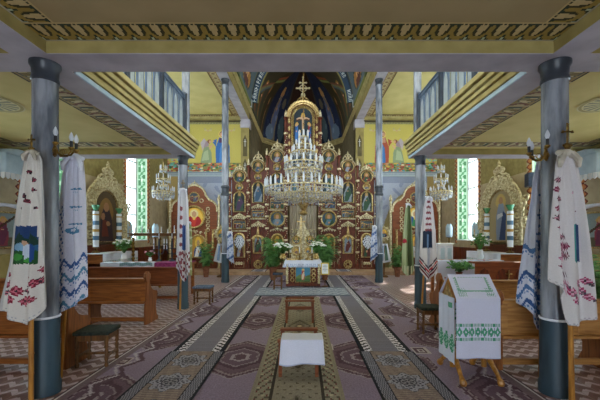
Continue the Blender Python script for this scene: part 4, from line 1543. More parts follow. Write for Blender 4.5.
def runner_tan(X, Y, U, V):
    c = raster(U, V, '#7d6c68', [])
    # tan stripes across
    c[((Y * 22 + U * 2) % 1) < .5] = lin('#96857c')
    # medallions
    q = ((Y - .2) / .62) % 1
    dx, dy = (U - .5) * .75, (q - .5) * .62
    r = np.hypot(dx, dy); a = np.arctan2(dy, dx)
    lob = .2 + .028 * np.cos(a * 8)
    c[r < lob + .012] = lin('#3c3a44')
    c[r < lob] = lin('#9a97a4')
    c[(r < lob - .03) & (np.sin(a * 12) * np.sin(r * 110) > .1)] = lin('#4a4854')
    c[r < .095] = lin('#3e3c48')
    c[r < .08] = lin('#8c8890')
    c[(r < .065) & (np.cos(a * 6) > 0)] = lin('#34323e')
    # side bands
    e = np.minimum(U, 1 - U)
    b = e < .2
    c[b] = lin('#8e8b98')
    c[b & (np.sin(e * 190) * np.sin(Y * 78) > .05)] = lin('#4c4a56')
    c[(e > .185) & (e < .2)] = lin('#2c2a34')
    c[(e < .035)] = lin('#20222c')
    return c
def runner_grey(X, Y, U, V):
    c = raster(U, V, '#74707f', [])
    c[(np.sin(Y * 180) > .3)] = lin('#7e7988')
    e = np.minimum(U, 1 - U)
    b = e < .25
    c[b] = lin('#dcd6e2')
    z = ((Y * 8.5) % 1)
    m = b & (np.abs((e - .14) * 9 - (z - .5) * 1.6) < .32)
    c[m] = lin('#353138')
    m = b & (np.abs((e - .14) * 9 + (z - .9) * 1.6) < .14)
    c[m] = lin('#5c585e')
    c[(e > .238) & (e < .25)] = lin('#4a464c')
    c[e < .07] = lin('#171a26')
    return c
for x0, wd in ((-1.78, 'left'), (.8, 'right')):
    carpet('runner_carpet', x0, x0 + .74, 2.2, 4.56, .02, runner_tan, 'tan striped runner with grey rosettes, nearest the viewer on the %s' % wd, .012)
    carpet('runner_carpet', x0 + .02, x0 + .72, 4.57, 13.4, .019, runner_grey, 'long grey runner with white leaf borders leading to the altar on the %s' % wd, .0185)

def centre_rug(X, Y, U, V):
    c = raster(U, V, '#8d8474', [])
    e = np.minimum(np.minimum(U * .92, (1 - U) * .92), np.minimum(V, 1 - V) * 6.4)
    b = (e > .03) & (e < .2)
    c[b] = lin('#928978')
    c[b & (np.sin(Y * 38) * np.sin(e * 60 + 1) > .45)] = lin('#5c5346')
    c[b & (np.sin(Y * 38 + 1.4) * np.sin(e * 84) > .7)] = lin('#6c3c38')
    c[b & (np.cos(Y * 19) * np.cos(e * 50) > .85)] = lin('#b0a68c')
    for t_ in (.03, .2, .215):
        c[(e > t_ - .006) & (e < t_ + .006)] = lin('#3c342c')
    q = ((Y - 2.1) / 1.5) % 1
    dx, dy = np.abs(U - .5) * .92, np.abs(q - .5) * 1.5
    i = e > .22
    m = i & (dx + dy * .5 < .24)
    c[m] = lin('#7c7264')
    c[i & (dx + dy * .5 < .2) & (dx + dy * .5 > .17)] = lin('#4a4034')
    c[i & (dx + dy * .6 < .1)] = lin('#5a4c40')
    c[i & (dx + dy * .6 < .05)] = lin('#a89878')
    c[i & (np.sin(X * 48) * np.sin(Y * 40) > .8)] = lin('#5e5442')
    return c
carpet('carpet', -.5, .44, 2.2, 8.6, .02, centre_rug, 'narrow olive carpet with floral border down the middle of the nave', .016)
def lace_rug(X, Y, U, V):
    c = raster(U, V, '#8f96a6', [])
    c[(np.sin(X * 30) * np.sin(Y * 26) > .2)] = lin('#a9afbd')
    c[(np.abs(((Y * 3 + np.abs(((X * 4) % 1) - .5)) % 1) - .5) < .09)] = lin('#5c6478')
    e = np.minimum(V, 1 - V)
    c[e < .08] = lin('#666c7c')
    return c
carpet('carpet', -1.28, 1.28, 8.8, 10.25, .024, lace_rug, 'pale blue-grey rug lying crosswise before the altar table', .025)
carpet('carpet', -2.42, 2.42, 10.3, 13.5, .004, plum(False), 'far mauve carpet running from the altar table to the step', .03)

for x0, wd in ((-2.12, 'left'), (1.42, 'right')):
    carpet('step_runner', x0, x0 + .62, 13.58, 14.5, .153, runner_grey, 'short dark and white runner lying on the %s of the altar step' % wd, .0185)
# ================================================================== PEWS
def profile_end():
    """outline of a carved bench end in (y, z): back post with rounded finial, arm flare, foot"""
    return [(-.03, 0), (.46, 0), (.46, .06), (.4, .1), (.36, .2), (.36, .34), (.42, .42), (.44, .5), (.4, .56), (.3, .58), (.2, .62), (.13, .7), (.11, .78),
            (.15, .84), (.14, .9), (.08, .95), (.03, .96), (-.03, .92), (-.06, .86), (-.03, .8), (0, .76), (0, .5), (-.03, .3)]
def pew(x0, x1, y, label, mats=('pew', 'pewend'), z=0, legs=1, back=.84, ends=(1, 1)):
    t = thing('church_pew', label, 'pew', ((x0 + x1) / 2, y, z))
    hw = (x1 - x0) / 2
    wb, we = M[mats[0]], M[mats[1]]
    mb = MB()
    mb.bb(-hw + .03, hw - .03, .0, .03, .42, back - .04)
    n = max(2, int(hw * 2 / .9))
    for i in range(n + 1):
        x = -hw + .07 + (2 * hw - .14) * i / n
        mb.bb(x - .04, x + .04, -.012, .0, .42, back - .04)
    mb.build('backrest', wb, t, bevel=.004)
    mb = MB()
    mb.bb(-hw + .03, hw - .03, -.05, .06, back - .04, back)
    mb.build('top_rail', wb, t, bevel=.01)
    mb = MB()
    mb.bb(-hw + .03, hw - .03, -.06, .4, .385, .42)
    mb.build('seat', wb, t, bevel=.008)
    for s, k in ((-1, ends[0]), (1, ends[1])):
        if not k:
            continue
        mb = MB()
        x = s * (hw - .02)
        mb.prism(profile_end(), x - .025, x + .025, axis='x')
        mb.build('bench_end', we, t, bevel=.008)
    for i in range(legs):
        x = -hw + 2 * hw * (i + 1) / (legs + 1)
        mb = MB()
        mb.prism([(0, 0), (.38, 0), (.3, .14), (.3, .24), (.38, .385), (0, .385)], x - .025, x + .025, axis='x')
        mb.build('leg', we, t, bevel=.005)
    mb = MB()
    mb.bb(-hw + .03, hw - .03, .0, .05, .06, .13)
    mb.build('stretcher', wb, t, bevel=.006)
    return t
pew(-6.2, -2.8, 4.0, 'honey-brown pew nearest the viewer on the left, beside the green-seated stool')
pew(-5.9, -2.78, 6.0, 'honey-brown pew with a rounded end, second from the front left corner', legs=2)
pew(-5.6, -2.98, 8.15, 'wide brown pew standing before the cloth-covered left side table', ('reddish', 'pewend'))
pew(2.36, 6.2, 3.98, 'pale oak pew nearest the viewer on the right, behind the near column', ('palewood', 'pewend'), legs=2)
pew(2.38, 4.7, 5.75, 'pale oak pew one row behind the white-draped lectern on the right', ('palewood', 'pewend'), legs=2)
# carved front desk of the right choir
t = thing('choir_desk', 'red-brown choir desk with arched panels and gilt cross on the right', 'desk', (4.85, 7.4, 0), -.12)
mb = MB()
mb.bb(-.95, .95, -.02, .02, 0, .98)
mb.bb(-1.0, 1.0, -.05, .25, .98, 1.02)
mb.build('front_board', M['reddish'], t, bevel=.006)
mb = MB()
for i in range(5):
    x = -.76 + i * .38
    mb.prism([(x - .13, .1), (x + .13, .1), (x + .13, .7), (x + .07, .83), (x, .88), (x - .07, .83), (x - .13, .7)], -.035, -.02)
mb.build('arched_panels', M['icowood'], t)
mb = MB()
mb.box((-.25, -.05, .72), (.025, .02, .24)); mb.box((-.25, -.05, .76), (.13, .02, .025)); mb.ball((-.25, -.05, .6), .05, 0, 6)
mb.build('gilt_cross', M['gold'], t)

# ================================================================== STOOLS
def stool(x, y, w, d, h, label, cush, rz=0, wd='darkwood'):
    t = thing('stool', label, 'stool', (x, y, 0), rz)
    for sx in (-1, 1):
        for sy in (-1, 1):
            mb = MB()
            mb.lathe([(.02, 0), (.026, .03), (.014, .06), (.024, .1), (.017, .13), (.024, h * .45), (.015, h * .5), (.026, h * .56), (.018, h * .62), (.024, h * .7), (.026, h - .06)], (sx * (w / 2 - .04), sy * (d / 2 - .04), 0), 10)
            mb.build('leg', M[wd], t, smooth=True)
    mb = MB()
    for sy in (-1, 1):
        mb.bb(-w / 2 + .03, w / 2 - .03, sy * (d / 2 - .04) - .012, sy * (d / 2 - .04) + .012, h - .12, h - .05)
    for sx in (-1, 1):
        mb.bb(sx * (w / 2 - .04) - .012, sx * (w / 2 - .04) + .012, -d / 2 + .03, d / 2 - .03, h - .12, h - .05)
        mb.bb(sx * (w / 2 - .04) - .01, sx * (w / 2 - .04) + .01, -d / 2 + .04, d / 2 - .04, .11, .14)
    mb.bb(-w / 2 + .04, w / 2 - .04, -.01, .01, .11, .14)
    mb.build('frame', M[wd], t)
    mb = MB()
    mb.bb(-w / 2, w / 2, -d / 2, d / 2, h - .05, h)
    mb.build('cushion', M[cush], t, bevel=.018)
    return t
stool(-2.56, 4.2, .42, .36, .44, 'turned wooden stool with dark green seat beside the near left pew', 'cushion', .1)
stool(-2.33, 7.9, .44, .32, .42, 'small stool with blue cushion beside the middle left column', 'cushblue')
stool(2.14, 5.55, .38, .34, .44, 'dark-seated wooden stool between the lectern and the carpet', 'cushion')
stool(-.72, 9.95, .3, .26, .5, 'small black-seated stool left of the altar table', 'bluebox')

# ================================================================== LECTERN with white cloths
t = thing('lectern', 'low wooden lectern with gabled top on turned feet, right of the aisle', 'lectern', (1.93, 3.83, 0))
mb = MB()
mb.prism([(-.2, .87), (.2, .87), (0, 1.13)], -.23, .23, axis='x')
mb.build('gabled_rest', M['staff'], t)
mb = MB()
mb.prism([(-.13, .9), (.13, .9), (0, 1.06)], -.236, -.228, axis='x')
mb.build('gable_carving', M['gold'], t)
for sx in (-1, 1):
    mb = MB()
    for sy in (-1, 1):
        mb.tube([(sx * .18, 0, .3), (sx * .19, sy * .12, .2), (sx * .2, sy * .24, .1), (sx * .2, sy * .3, .04)], [.025, .03, .022, .034], 8)
        mb.ball((sx * .2, sy * .3, .04), .04, 0, 8)
    mb.lathe([(.03, .1), (.035, .3), (.02, .34), (.03, .4), (.02, .5), (.028, .87)], (sx * .18, 0, 0), 10)
    mb.build('leg', M['staff'], t, smooth=True)
mb = MB()
mb.bb(-.18, .18, -.02, .02, .22, .27)
mb.build('stretcher', M['staff'], t)
def lect_paint(U, V):
    # V: 0 at the front hem, .70 eaves, 1 ridge
    c = raster(U, V, '#d4d6ea', [])
    m = (V > .21) & (V < .41)
    q = (U * 7) % 1
    r = (V - .31) / .1
    g = m & (((np.abs(r) > .62) & (((U * 28) % 1) < .6)) | ((np.abs(q - .5) * 2 + np.abs(r) / .62 < 1) & ~((np.abs(q - .5) * 2 + np.abs(r) / .62) < .3)) | ((np.abs(r) < .5) & (np.abs(q) < .1)))
    c[g] = lin('#4f9a7c')
    # vine frame on the sloping top
    f = lambda X, Y: (np.abs(np.maximum(np.abs(X - .5) / .36, np.abs(Y - .875) / .085) - 1) < .09)
    mm = (V > .72) & f(U, V) & ((np.sin(U * 90) + np.sin(V * 240)) > -.7)
    c[mm] = lin('#7cab98')
    cr = (V > .73) & (V < .83) & (np.abs(np.abs(U - .5) - .31) < .1) & (np.sin(U * 130) * np.sin(V * 170) > .12)
    c[cr] = lin('#6da48c')
    c[(V > .0) & (V < .012)] = lin('#b8bcd8')
    return c
def lpos(U, V):
    # path: hem z .27 at y -.225 -> eave z .93 at y -.225 -> ridge z 1.16 at y 0 -> back eave
    L = np.clip(V / .7, 0, 1); R = np.clip((V - .7) / .3, 0, 1)
    x = -.24 + .48 * U
    y = -.222 - .012 * np.sin(U * 9) * (1 - L) + .225 * R
    z = .27 + .65 * L + .24 * R
    return (x, y, z)
c_ = thing('embroidered_cloth', 'white cloth with green cross-stitch band draped over the lectern', 'cloth', (1.93, 3.83, .0))
grid('front_drop', 60, 110, lpos, lect_paint, M['cloth'], c_, thick=.004)
grid('back_drop', 40, 40, lambda U, V: (.24 - .48 * U, .222 - .225 * np.clip((V - .7) / .3, 0, 1), .45 + .47 * np.clip(V / .7, 0, 1) + .24 * np.clip((V - .7) / .3, 0, 1)), lect_paint, M['cloth'], c_, thick=.004)
def side_paint(U, V):
    c = raster(U, V, '#cfd4e6', [])
    q = (U * 3) % 1
    m = (V > .13) & (V < .45) & ((np.abs(q - .5) * 2 + np.abs(V - .29) / .16 < 1))
    c[m] = lin('#4c9474')
    m = (V > .2) & (V < .38) & ((np.sin(U * 50) * np.sin(V * 110)) > .2)
    c[m] = lin('#a8ccc0')
    c[(V < .1) & (((U * 24) % 1) < .4)] = lin('#b4b8d0')
    c[(V > .84) & (V < .92) & (U > .6) & (U < .85)] = lin('#5d9c80')
    return c
c2 = grid('embroidered_cloth', 24, 60, lambda U, V: (1.93 - .252 - .006 * np.sin(U * 20), 4.04 - .42 * U, .2 + .72 * V - .0), side_paint, M['cloth'], thick=.004)
tag(c2, 'white towel with green diamond stitching hanging at the lectern left side', 'cloth')

# ================================================================== KNEELING BENCHES in the aisle
def kneeler(x, y, w, d, h, label):
    t = thing('kneeling_bench', label, 'bench', (x, y, .022))
    for sx in (-1, 1):
        for yy in (0, d):
            mb = MB()
            mb.bb(sx * (w / 2 - .03) - .02, sx * (w / 2 - .03) + .02, yy - .018, yy + .018, 0, h - .02)
            mb.build('leg', M['reddish'], t, bevel=.004)
    mb = MB()
    mb.bb(-w / 2, w / 2, -.05, .03, h - .03, h)
    mb.bb(-w / 2 + .03, w / 2 - .03, -.012, .012, h - .18, h - .12)
    mb.build('front_rail', M['reddish'], t, bevel=.006)
    mb = MB()
    mb.bb(-w / 2, w / 2, d - .03, d + .05, h - .03, h)
    mb.build('back_rail', M['reddish'], t, bevel=.006)
    mb = MB()
    for sx in (-1, 1):
        mb.bb(sx * (w / 2 - .03) - .015, sx * (w / 2 - .03) + .015, 0, d, .1, .13)
    mb.build('stretcher', M['reddish'], t)
    return t
kneeler(-.03, 6.05, .54, .26, .42, 'bare reddish-brown kneeling bench further up the middle carpet')
kneeler(-.02, 3.74, .47, .44, .42, 'reddish-brown kneeling bench with a white cloth nearest the viewer')
def cpos(U, V):
    # hem at front, over the rail, back
    A = np.clip(V / .5, 0, 1); B = np.clip((V - .5) / .5, 0, 1)
    w = .235 + .018 * (1 - A)
    x = .02 + (2 * U - 1) * w
    y = 3.675 - .03 * (1 - A) - .012 * np.sin(U * 11) * (1 - A) + .27 * B
    z = .455 - (1 - A) * (.27 + .012 * np.sin(U * 7)) - .004 * B + .003 * np.sin(U * 14) * B
    return (x, y, z)
c3 = grid('white_cloth', 30, 40, cpos, lambda U, V: raster(U, V, '#dfe3f6', [('f', lambda X, Y: Y < .02, '#c0c6e4')]), M['cloth'], thick=.005, smooth=True)
tag(c3, 'plain white cloth draped over the near kneeling bench', 'cloth')

# ================================================================== ALTAR TABLE in the nave
t = thing('altar_table', 'carved altar table with painted front panel in the middle of the nave', 'table', (.03, 10.85, .022))
mb = MB()
mb.bb(-.5, .5, -.36, .36, .02, .76)
mb.bb(-.54, .54, -.4, .4, 0, .08)
mb.bb(-.53, .53, -.39, .39, .74, .8)
mb.build('table_body', M['icowood'], t, bevel=.01)
for sx in (-1, 1):
    g = MB()
    pr = []
    z = .08
    k = 0
    while z < .74:
        pr += [(.045 if k % 2 else .028, z)]
        z += .035
        k += 1
    g.lathe(pr, (sx * .5, -.4, 0), 10)
    g.build('twisted_column', M['palegold'], t, smooth=True)
    g = MB()
    for j in range(4):
        g.ring((sx * .335, -.375, .2 + j * .14), .055, .018, 8, 4, 0, 'y')
        g.ball((sx * .335, -.375, .27 + j * .13), .03, 0, 6)
    g.build('gilt_scroll', M['gold'], t)
def frontp(U, V):
    return raster(U, V, '#4a86a8', [('r', 0, 0, 1, .3, '#4c6a44'), ('p', [(0, .25), (.3, .5), (.5, .3), (1, .45), (1, .2), (0, .2)], '#6c8450')] + person_shapes(.5, .12, .66, '#b8504a', '#d8c8b0', '#e6c870', w=.34))
icon_board('painted_panel', 0, .13, .66, .235, frontp, t, -.38, 'flat', .018, res=1.4)
k_ = thing('tablecloth', 'white lace-edged tablecloth over the altar table', 'tablecloth', (.03, 10.85, .822))
mb = MB()
mb.bb(-.55, .55, -.41, .41, .0, .012)
mb.build('cloth_top', M['linen'], k_)
def hem(U, V):
    return raster((U * 20) % 1, V, '#d6dcf0', [('r', 0, .12, 1, .2, '#8ea6c8'), ('e', .5, .36, .3, .14, '#7c98c4'), ('e', .5, .36, .14, .06, '#e4e8f4'), ('e', 0, .05, .2, .1, '#a8b4d0')])
grid('cloth_drop', 110, 10, lambda U, V: ((-.57 - .06 * (1 - V) + (1.14 + .12 * (1 - V)) * U), -.425 - .012 * np.sin(U * 40) * (1 - V) - .01, -.2 + .21 * V), hem, M['cloth'], k_, thick=.004)
for s in (-1, 1):
    grid('cloth_drop', 60, 10, lambda U, V, s=s: (s * (.56 + .07 * (1 - V)) + .01 * np.sin(U * 20), (-.42 + .84 * U) * (1 if s > 0 else -1), -.2 + .21 * V), hem, M['cloth'], k_, thick=.004)
ZT = .836
# things standing on it
t = thing('altar_cross', 'slim gilt cross standing at the centre of the altar table', 'cross', (wx(301, 10.9), 10.98, ZT))
mb = MB()
mb.lathe([(.09, 0), (.09, .02), (.04, .06), (.02, .1), (.035, .2), (.016, .3), (.012, 1.02)], n=12)
mb.build('stem', M['gold'], t, smooth=True)
mb = MB()
mb.box((0, 0, 1.18), (.03, .02, .42)); mb.box((0, 0, 1.24), (.22, .02, .03)); mb.box((0, 0, 1.33), (.11, .02, .022)); mb.box((0, 0, 1.1), (.12, .02, .022), T=Matrix.Rotation(0, 4, 'Y'))
for q in ((-.12, 1.24), (.12, 1.24), (0, 1.4)):
    mb.ball((q[0], 0, q[1]), .03, 0, 6)
mb.build('cross', M['gold'], t)
for px, hh, lab, sd in ((296.5, .42, 'gilt arched icon stand left of the table cross', 3), (308, .46, 'gilt sunburst icon stand right of the table cross', 5)):
    t = thing('icon_stand', lab, 'icon', (wx(px, 10.7), 10.72, ZT))
    mb = MB()
    mb.lathe([(.1, 0), (.08, .04), (.025, .08), (.02, hh * .4)], n=12)
    mb.build('stand_foot', M['gold'], t, smooth=True)
    mb = MB()
    zc = hh * .66
    mb.ring((0, 0, zc), .09, .02, 20, 6, 0, 'y')
    for k in range(16):
        a = 2 * PI * k / 16
        mb.tube([(.09 * math.cos(a), 0, zc + .09 * math.sin(a)), (.135 * math.cos(a), 0, zc + .135 * math.sin(a))], [.012, .003], 5)
    mb.ball((0, 0, zc + .15), .02, 0, 6)
    mb.build('gilt_rays', M['gold'], t)
    icon_board('round_icon', 0, zc - .085, zc + .085, .085, p_bust(sd, '#a8843c'), t, -.012, 'round', 0, res=1.4)
for px, dd, lab in ((290.5, 10.98, 'far left'), (312, 10.6, 'far right'), (299.5, 10.6, 'centre front')):
    t = thing('candlestick', 'small brass candlestick with white candle, %s of the altar table' % lab, 'candlestick', (wx(px, dd), dd, ZT))
    mb = MB()
    mb.lathe([(.05, 0), (.05, .015), (.015, .04), (.022, .1), (.012, .16), (.03, .2), (.03, .215)], n=12)
    mb.build('holder', M['brass'], t, smooth=True)
    mb = MB()
    mb.lathe([(.017, .21), (.016, .4), (.003, .41)], n=10)
    mb.build('candle', M['candle'], t)
b = MB(); b.bb(-.14, .14, -.1, .1, 0, .05); b.bb(-.135, .13, -.095, .095, .008, .042, 1)
t = tag(b.build('prayer_book', [M['gold'], M['linen']], loc=(wx(291, 10.65), 10.6, ZT + .002)), 'thick gilt-covered book lying on the left half of the altar table', 'book')
bouquet((wx(283, 10.9), 10.9, ZT), .34, .56, 'bouquet of white flowers at the left end of the altar table', 34, 3, vase='gold')
bouquet((wx(316, 10.9), 10.9, ZT), .32, .58, 'bouquet of white flowers at the right end of the altar table', 30, 4, vase='gold')
t = thing('notice_card', 'white notice in a yellow frame leaning right of the altar table', 'sign', (wx(325, 10.4), 10.4, .024))
mb = MB()
mb.bb(-.13, .13, -.012, .012, .37, .74)
mb.build('frame', noise_mix('yellow_card_frame', '#c8a83c', '#d8bc50', rough=.6), t)
mb = MB()
mb.bb(-.1, .1, -.018, -.012, .4, .71)
mb.build('paper', M['white'], t)
mb = MB()
for i, w_ in enumerate((.1, .14, .12, .15, .09)):
    mb.bb(-w_ / 2, w_ / 2, -.0195, -.018, .66 - i * .045, .672 - i * .045)
mb.build('printed_lines', M['cushblue'], t)
mb = MB()
mb.tube([(0, .03, 0), (0, .01, .37)], .012, 6); mb.lathe([(.1, 0), (.1, .015), (.01, .03)], (0, .03, 0), 12)
mb.build('stand', M['darkwood'], t)

fern((wx(273, 12), 12, .02), .56, 1.6, 'feathery green fern in a pot left of the altar table', n=120, seed=2)
fern((wx(325, 12), 12, .02), .6, 1.65, 'feathery green fern in a pot right of the altar table', n=130, seed=5)
fern((wx(206, 12.9), 12.9, .01), .42, 1.4, 'spreading green fern before the left arched shrine', n=56, seed=8)
fern((wx(396, 13.2), 13.0, .01), .42, 1.3, 'sunlit light green fern before the right arched shrine', n=56, seed=9)
fern((5.2, 5.75, .01), .33, 1.3, 'dark green bush at the right edge behind the oak pews', name='leafy_bush', n=60, seed=12)
# ================================================================== EMBROIDERED TOWELS, STAVES, SCONCES
def rows_interp(rows, Y):
    ys = [r[0] for r in rows]
    return np.interp(Y, ys, [r[1] for r in rows]), np.interp(Y, ys, [r[2] for r in rows])

def towel(name, label, d, rows, botf, paintf, folds=3, amp=.03, nu=44, nv=130, knot=True, knotcol='linen', phase=0.0):
    """cloth gathered at the top; rows give its silhouette (height mark, left, right) at distance d"""
    top = rows[0][0]
    bmax = rows[-1][0]
    xc = wx((rows[0][1] + rows[0][2]) / 2, d)
    zt = wz(top, d)
    t = thing(name, label, 'embroidered towel', (xc, d, zt))
    def pos(U, V):
        Yb = botf(U)
        Y = Yb + (top - Yb) * V
        xl, xr = rows_interp(rows, Y)
        X = wx(xl + (xr - xl) * U, d) - xc
        a = amp * (1.15 - V)
        return (X, a * np.sin(U * folds * 2 * PI + phase + .6 * np.sin(V * 3)) + .012 * np.sin(U * 23 + V * 5), wz(Y, d) - zt)
    def col(U, V):
        Yb = botf(U)
        Y = Yb + (top - Yb) * V
        xl, xr = rows_interp(rows, Y)
        return paintf(xl + (xr - xl) * U, Y, U, V, Yb)
    grid('cloth', nu, nv, pos, col, M['cloth'], t, thick=.006, smooth=True)
    if knot:
        mb = MB()
        w = (wx(rows[0][2], d) - wx(rows[0][1], d))
        mb.ball((0, 0, .0), w * .42, 0, 10, sy=.7, sz=.6)
        for s in (-1, 1):
            mb.ball((s * w * .34, -.01, -.01 - .01 * s), w * .4, 0, 10, sy=.5, sz=.5)
            mb.tube([(s * w * .2, -.03, 0), (s * w * .55, -.05, -w * .5), (s * w * .6, -.04, -w * .95)], [w * .16, w * .2, w * .1], 6)
        mb.build('knot', M[knotcol], t, smooth=True)
    return t

def flower(c, X, Y, cx, cy, r, col, col2):
    dx, dy = X - cx, Y - cy
    rr = np.hypot(dx, dy)
    a = np.arctan2(dy, dx)
    c[(np.abs(dx) + np.abs(dy)) < r] = lin(col)
    c[(np.abs(np.abs(dx) - np.abs(dy)) < r * .13) & (rr < r * .95)] = lin(col)
    c[((np.abs(dx) < r * .16) | (np.abs(dy) < r * .16)) & (rr < r * .75)] = lin(col2)
    c[rr < r * .2] = lin('#3a2a30')

def t1_paint(X, Y, U, V, Yb):
    c = raster(X, Y, '#cfccc6', [])
    # pasted landscape picture
    pic = (X > 13.5) & (X < 37) & (Y > 226) & (Y < 264) & (U > .1)
    u, v = (X - 13.5) / 23.5, (264 - Y) / 38
    g = raster(u, v, '#2c5c84', [('r', 0, .62, 1, 1, '#25406e'), ('p', [(0, .6), (.3, .85), (.5, .65), (.75, .9), (1, .66), (1, .5), (0, .5)], '#1f3b33'), ('r', 0, 0, 1, .35, '#27542e'),
                                 ('e', .3, .45, .25, .1, '#7fa8c8'), ('e', .5, .3, .1, .22, '#c4d0dc'), ('e', .72, .4, .1, .2, '#5068a8'), ('e', .85, .3, .1, .25, '#274a8a'), ('e', .45, .55, .07, .07, '#c8a080'), ('e', .2, .18, .2, .1, '#3f8a3c'), ('e', .6, .08, .2, .08, '#4c9a48')])
    c[pic] = g[pic]
    for cx, cy, r in ((7, 285, 5.2), (17, 291, 5.8), (28, 291, 5.6), (23, 302, 5.2), (11, 299, 5), (35, 283, 4.4), (29, 277, 3.4), (5, 275, 3.4), (41, 270, 4.2), (40, 280, 3.8), (33, 299, 4), (2, 293, 3.4)):
        flower(c, X, Y, cx, cy, r, '#7a2438' if int(cx) % 2 else '#3c2a34', '#c06878')
    for cx, cy, r in ((34, 180, 2.6), (34, 190, 2.4), (24, 196, 3.4), (27, 201, 2.4), (30, 172, 2.0), (36, 208, 1.8), (22, 208, 2)):
        flower(c, X, Y, cx, cy, r, '#5a1f30' if int(cy) % 2 else '#3a2830', '#8a3a4c')
    e = (Yb - Y < 4) & (np.sin(X * 2.6) * np.sin((Yb - Y) * 1.6) > .3)
    c[e] = lin('#a8aab0')
    c[(U > .93) | (U < .03)] = lin('#b4b4b2')
    return c
towel('embroidered_towel', 'long white towel with red and black flowers and a pasted landscape, far left', 3.1,
      [(152, 28, 38), (160, 25, 41), (185, 20, 42), (226, 12, 45), (264, 7, 46), (300, 0, 46), (327, -2, 45)],
      lambda U: np.interp(U, [0, .25, .55, .8, 1], [311, 318, 326, 318, 302]), t1_paint, 2.5, .035, knotcol='oldlinen')

def t2_paint(X, Y, U, V, Yb):
    c = raster(X, Y, '#c8c9d6', [])
    blue, teal = '#33558c', '#4a7a9a'
    for yy in (189, 207, 224):
        m = (np.abs(Y - yy) < .8) & (U > .4) & (U < .9)
        c[m] = lin(teal)
        m = (np.abs(Y - yy - 3.2) < .6) & (U > .5) & (U < .8) & (np.sin(X * 3) > -.2)
        c[m] = lin('#7aa0b4')
    c[((X - 73) / 7) ** 2 + ((Y - 231) / 3.6) ** 2 < 1] = lin(teal)
    c[((X - 73) / 4) ** 2 + ((Y - 230) / 2) ** 2 < 1] = lin('#c8c9d6')
    w = Y + 4 * np.sin(X * .7) + (X - 72) * .35
    for k, yy in enumerate((262, 276, 290, 304)):
        c[(np.abs(w - yy) < 2.1) & (Y > 250)] = lin(blue if k % 2 == 0 else teal)
        c[(np.abs(w - yy - 4.5) < .8) & (Y > 250) & (np.sin(X * 4) > -.3)] = lin('#5a76a4')
    m = (U < .3) & (np.sin(Y * .9) * np.sin(X * 1.5 + Y * .3) > .25) & (Y > 205)
    c[m] = lin('#46659c')
    c[(Yb - Y < 2.5) & (np.sin(X * 3) > 0)] = lin('#9aa6c4')
    return c
towel('embroidered_towel', 'white towel with blue swirling embroidery hanging right of the near left column', 3.62,
      [(157, 67, 82), (175, 62, 83.5), (200, 58.5, 84.5), (230, 56, 85), (260, 55, 86), (312, 55, 86.5)],
      lambda U: np.interp(U, [0, .25, .6, 1], [303, 312, 306, 297]), t2_paint, 2, .04, phase=1)

def t3_paint(X, Y, U, V, Yb):
    c = raster(X, Y, '#d3cfd0', [])
    pic = (U > .56) & (U < .8) & (Y > 224) & (Y < 262)
    c[pic] = lin('#2c4468')
    c[pic & (U < .62)] = lin('#4c9a94')
    c[pic & (np.abs(U - .7) < .05) & (Y < 250) & (Y > 232)] = lin('#6e8aa8')
    rr = random.Random(4)
    for i in range(11):
        flower(c, X, Y, 557 + rr.uniform(-1, 6) + (i > 6) * 3, 180 + i * 9.5, 3.6 + (i > 6), '#7a2a4a' if i % 2 else '#54303c', '#c48898')
    for cx, cy, r in ((572, 193, 2.4), (575, 208, 2.2), (571, 292, 4.6), (579, 283, 4.2), (586, 281, 4), (583, 291, 4.2), (575, 300, 4.2), (588, 297, 3.4), (566, 284, 3.2), (561, 266, 3.6), (558, 258, 3.2)):
        flower(c, X, Y, cx, cy, r, '#a03c64', '#d4a0b4')
        flower(c, X, Y, cx + 2.6, cy + 3, r * .5, '#4c4450', '#8a6a74')
    c[(Yb - Y < 3) & (np.sin(X * 2.6) * np.sin((Yb - Y) * 2) > .2)] = lin('#b0aab0')
    return c
towel('embroidered_towel', 'white towel with magenta flowers and a dark blue picture at the near right column', 3.1,
      [(153, 558, 574), (165, 555, 578), (200, 553, 585), (240, 551, 589), (282, 551, 592), (330, 553, 593)],
      lambda U: np.interp(U, [0, .2, .34, .42, .7, 1], [281, 288, 300, 326, 324, 318]), t3_paint, 2.5, .04, phase=2, knotcol='oldlinen')

def t4_paint(X, Y, U, V, Yb):
    c = raster(X, Y, '#c3c7d6', [])
    for yy in (195, 215, 234):
        c[(np.abs(Y - yy) < 1) & (U > .5)] = lin('#33588c')
    w = Y + 4 * np.sin(X * .6) + (X - 530) * .6
    for k, yy in enumerate((248, 274, 288, 302, 316)):
        c[(np.abs(w - yy) < 2.4) & (Y > 240)] = lin('#35558a' if k % 2 else '#4a6c9c')
        c[(np.abs(w - yy - 5) < .9) & (Y > 240) & (np.sin(X * 3.4) > -.2)] = lin('#5878a8')
    m = (U > .6) & (np.sin(Y * .8) * np.sin(X * 1.6) > .3) & (Y > 200)
    c[m] = lin('#4c6aa0')
    return c
towel('embroidered_towel', 'white towel with wavy blue embroidery hanging left of the near right column', 3.62,
      [(163, 537, 545), (180, 533, 545), (200, 531, 545), (230, 527, 545), (260, 524, 545), (300, 518, 545), (335, 520, 545)],
      lambda U: np.interp(U, [0, .3, .8, 1], [303, 308, 330, 334]), t4_paint, 1.5, .04, nu=36, phase=.5)

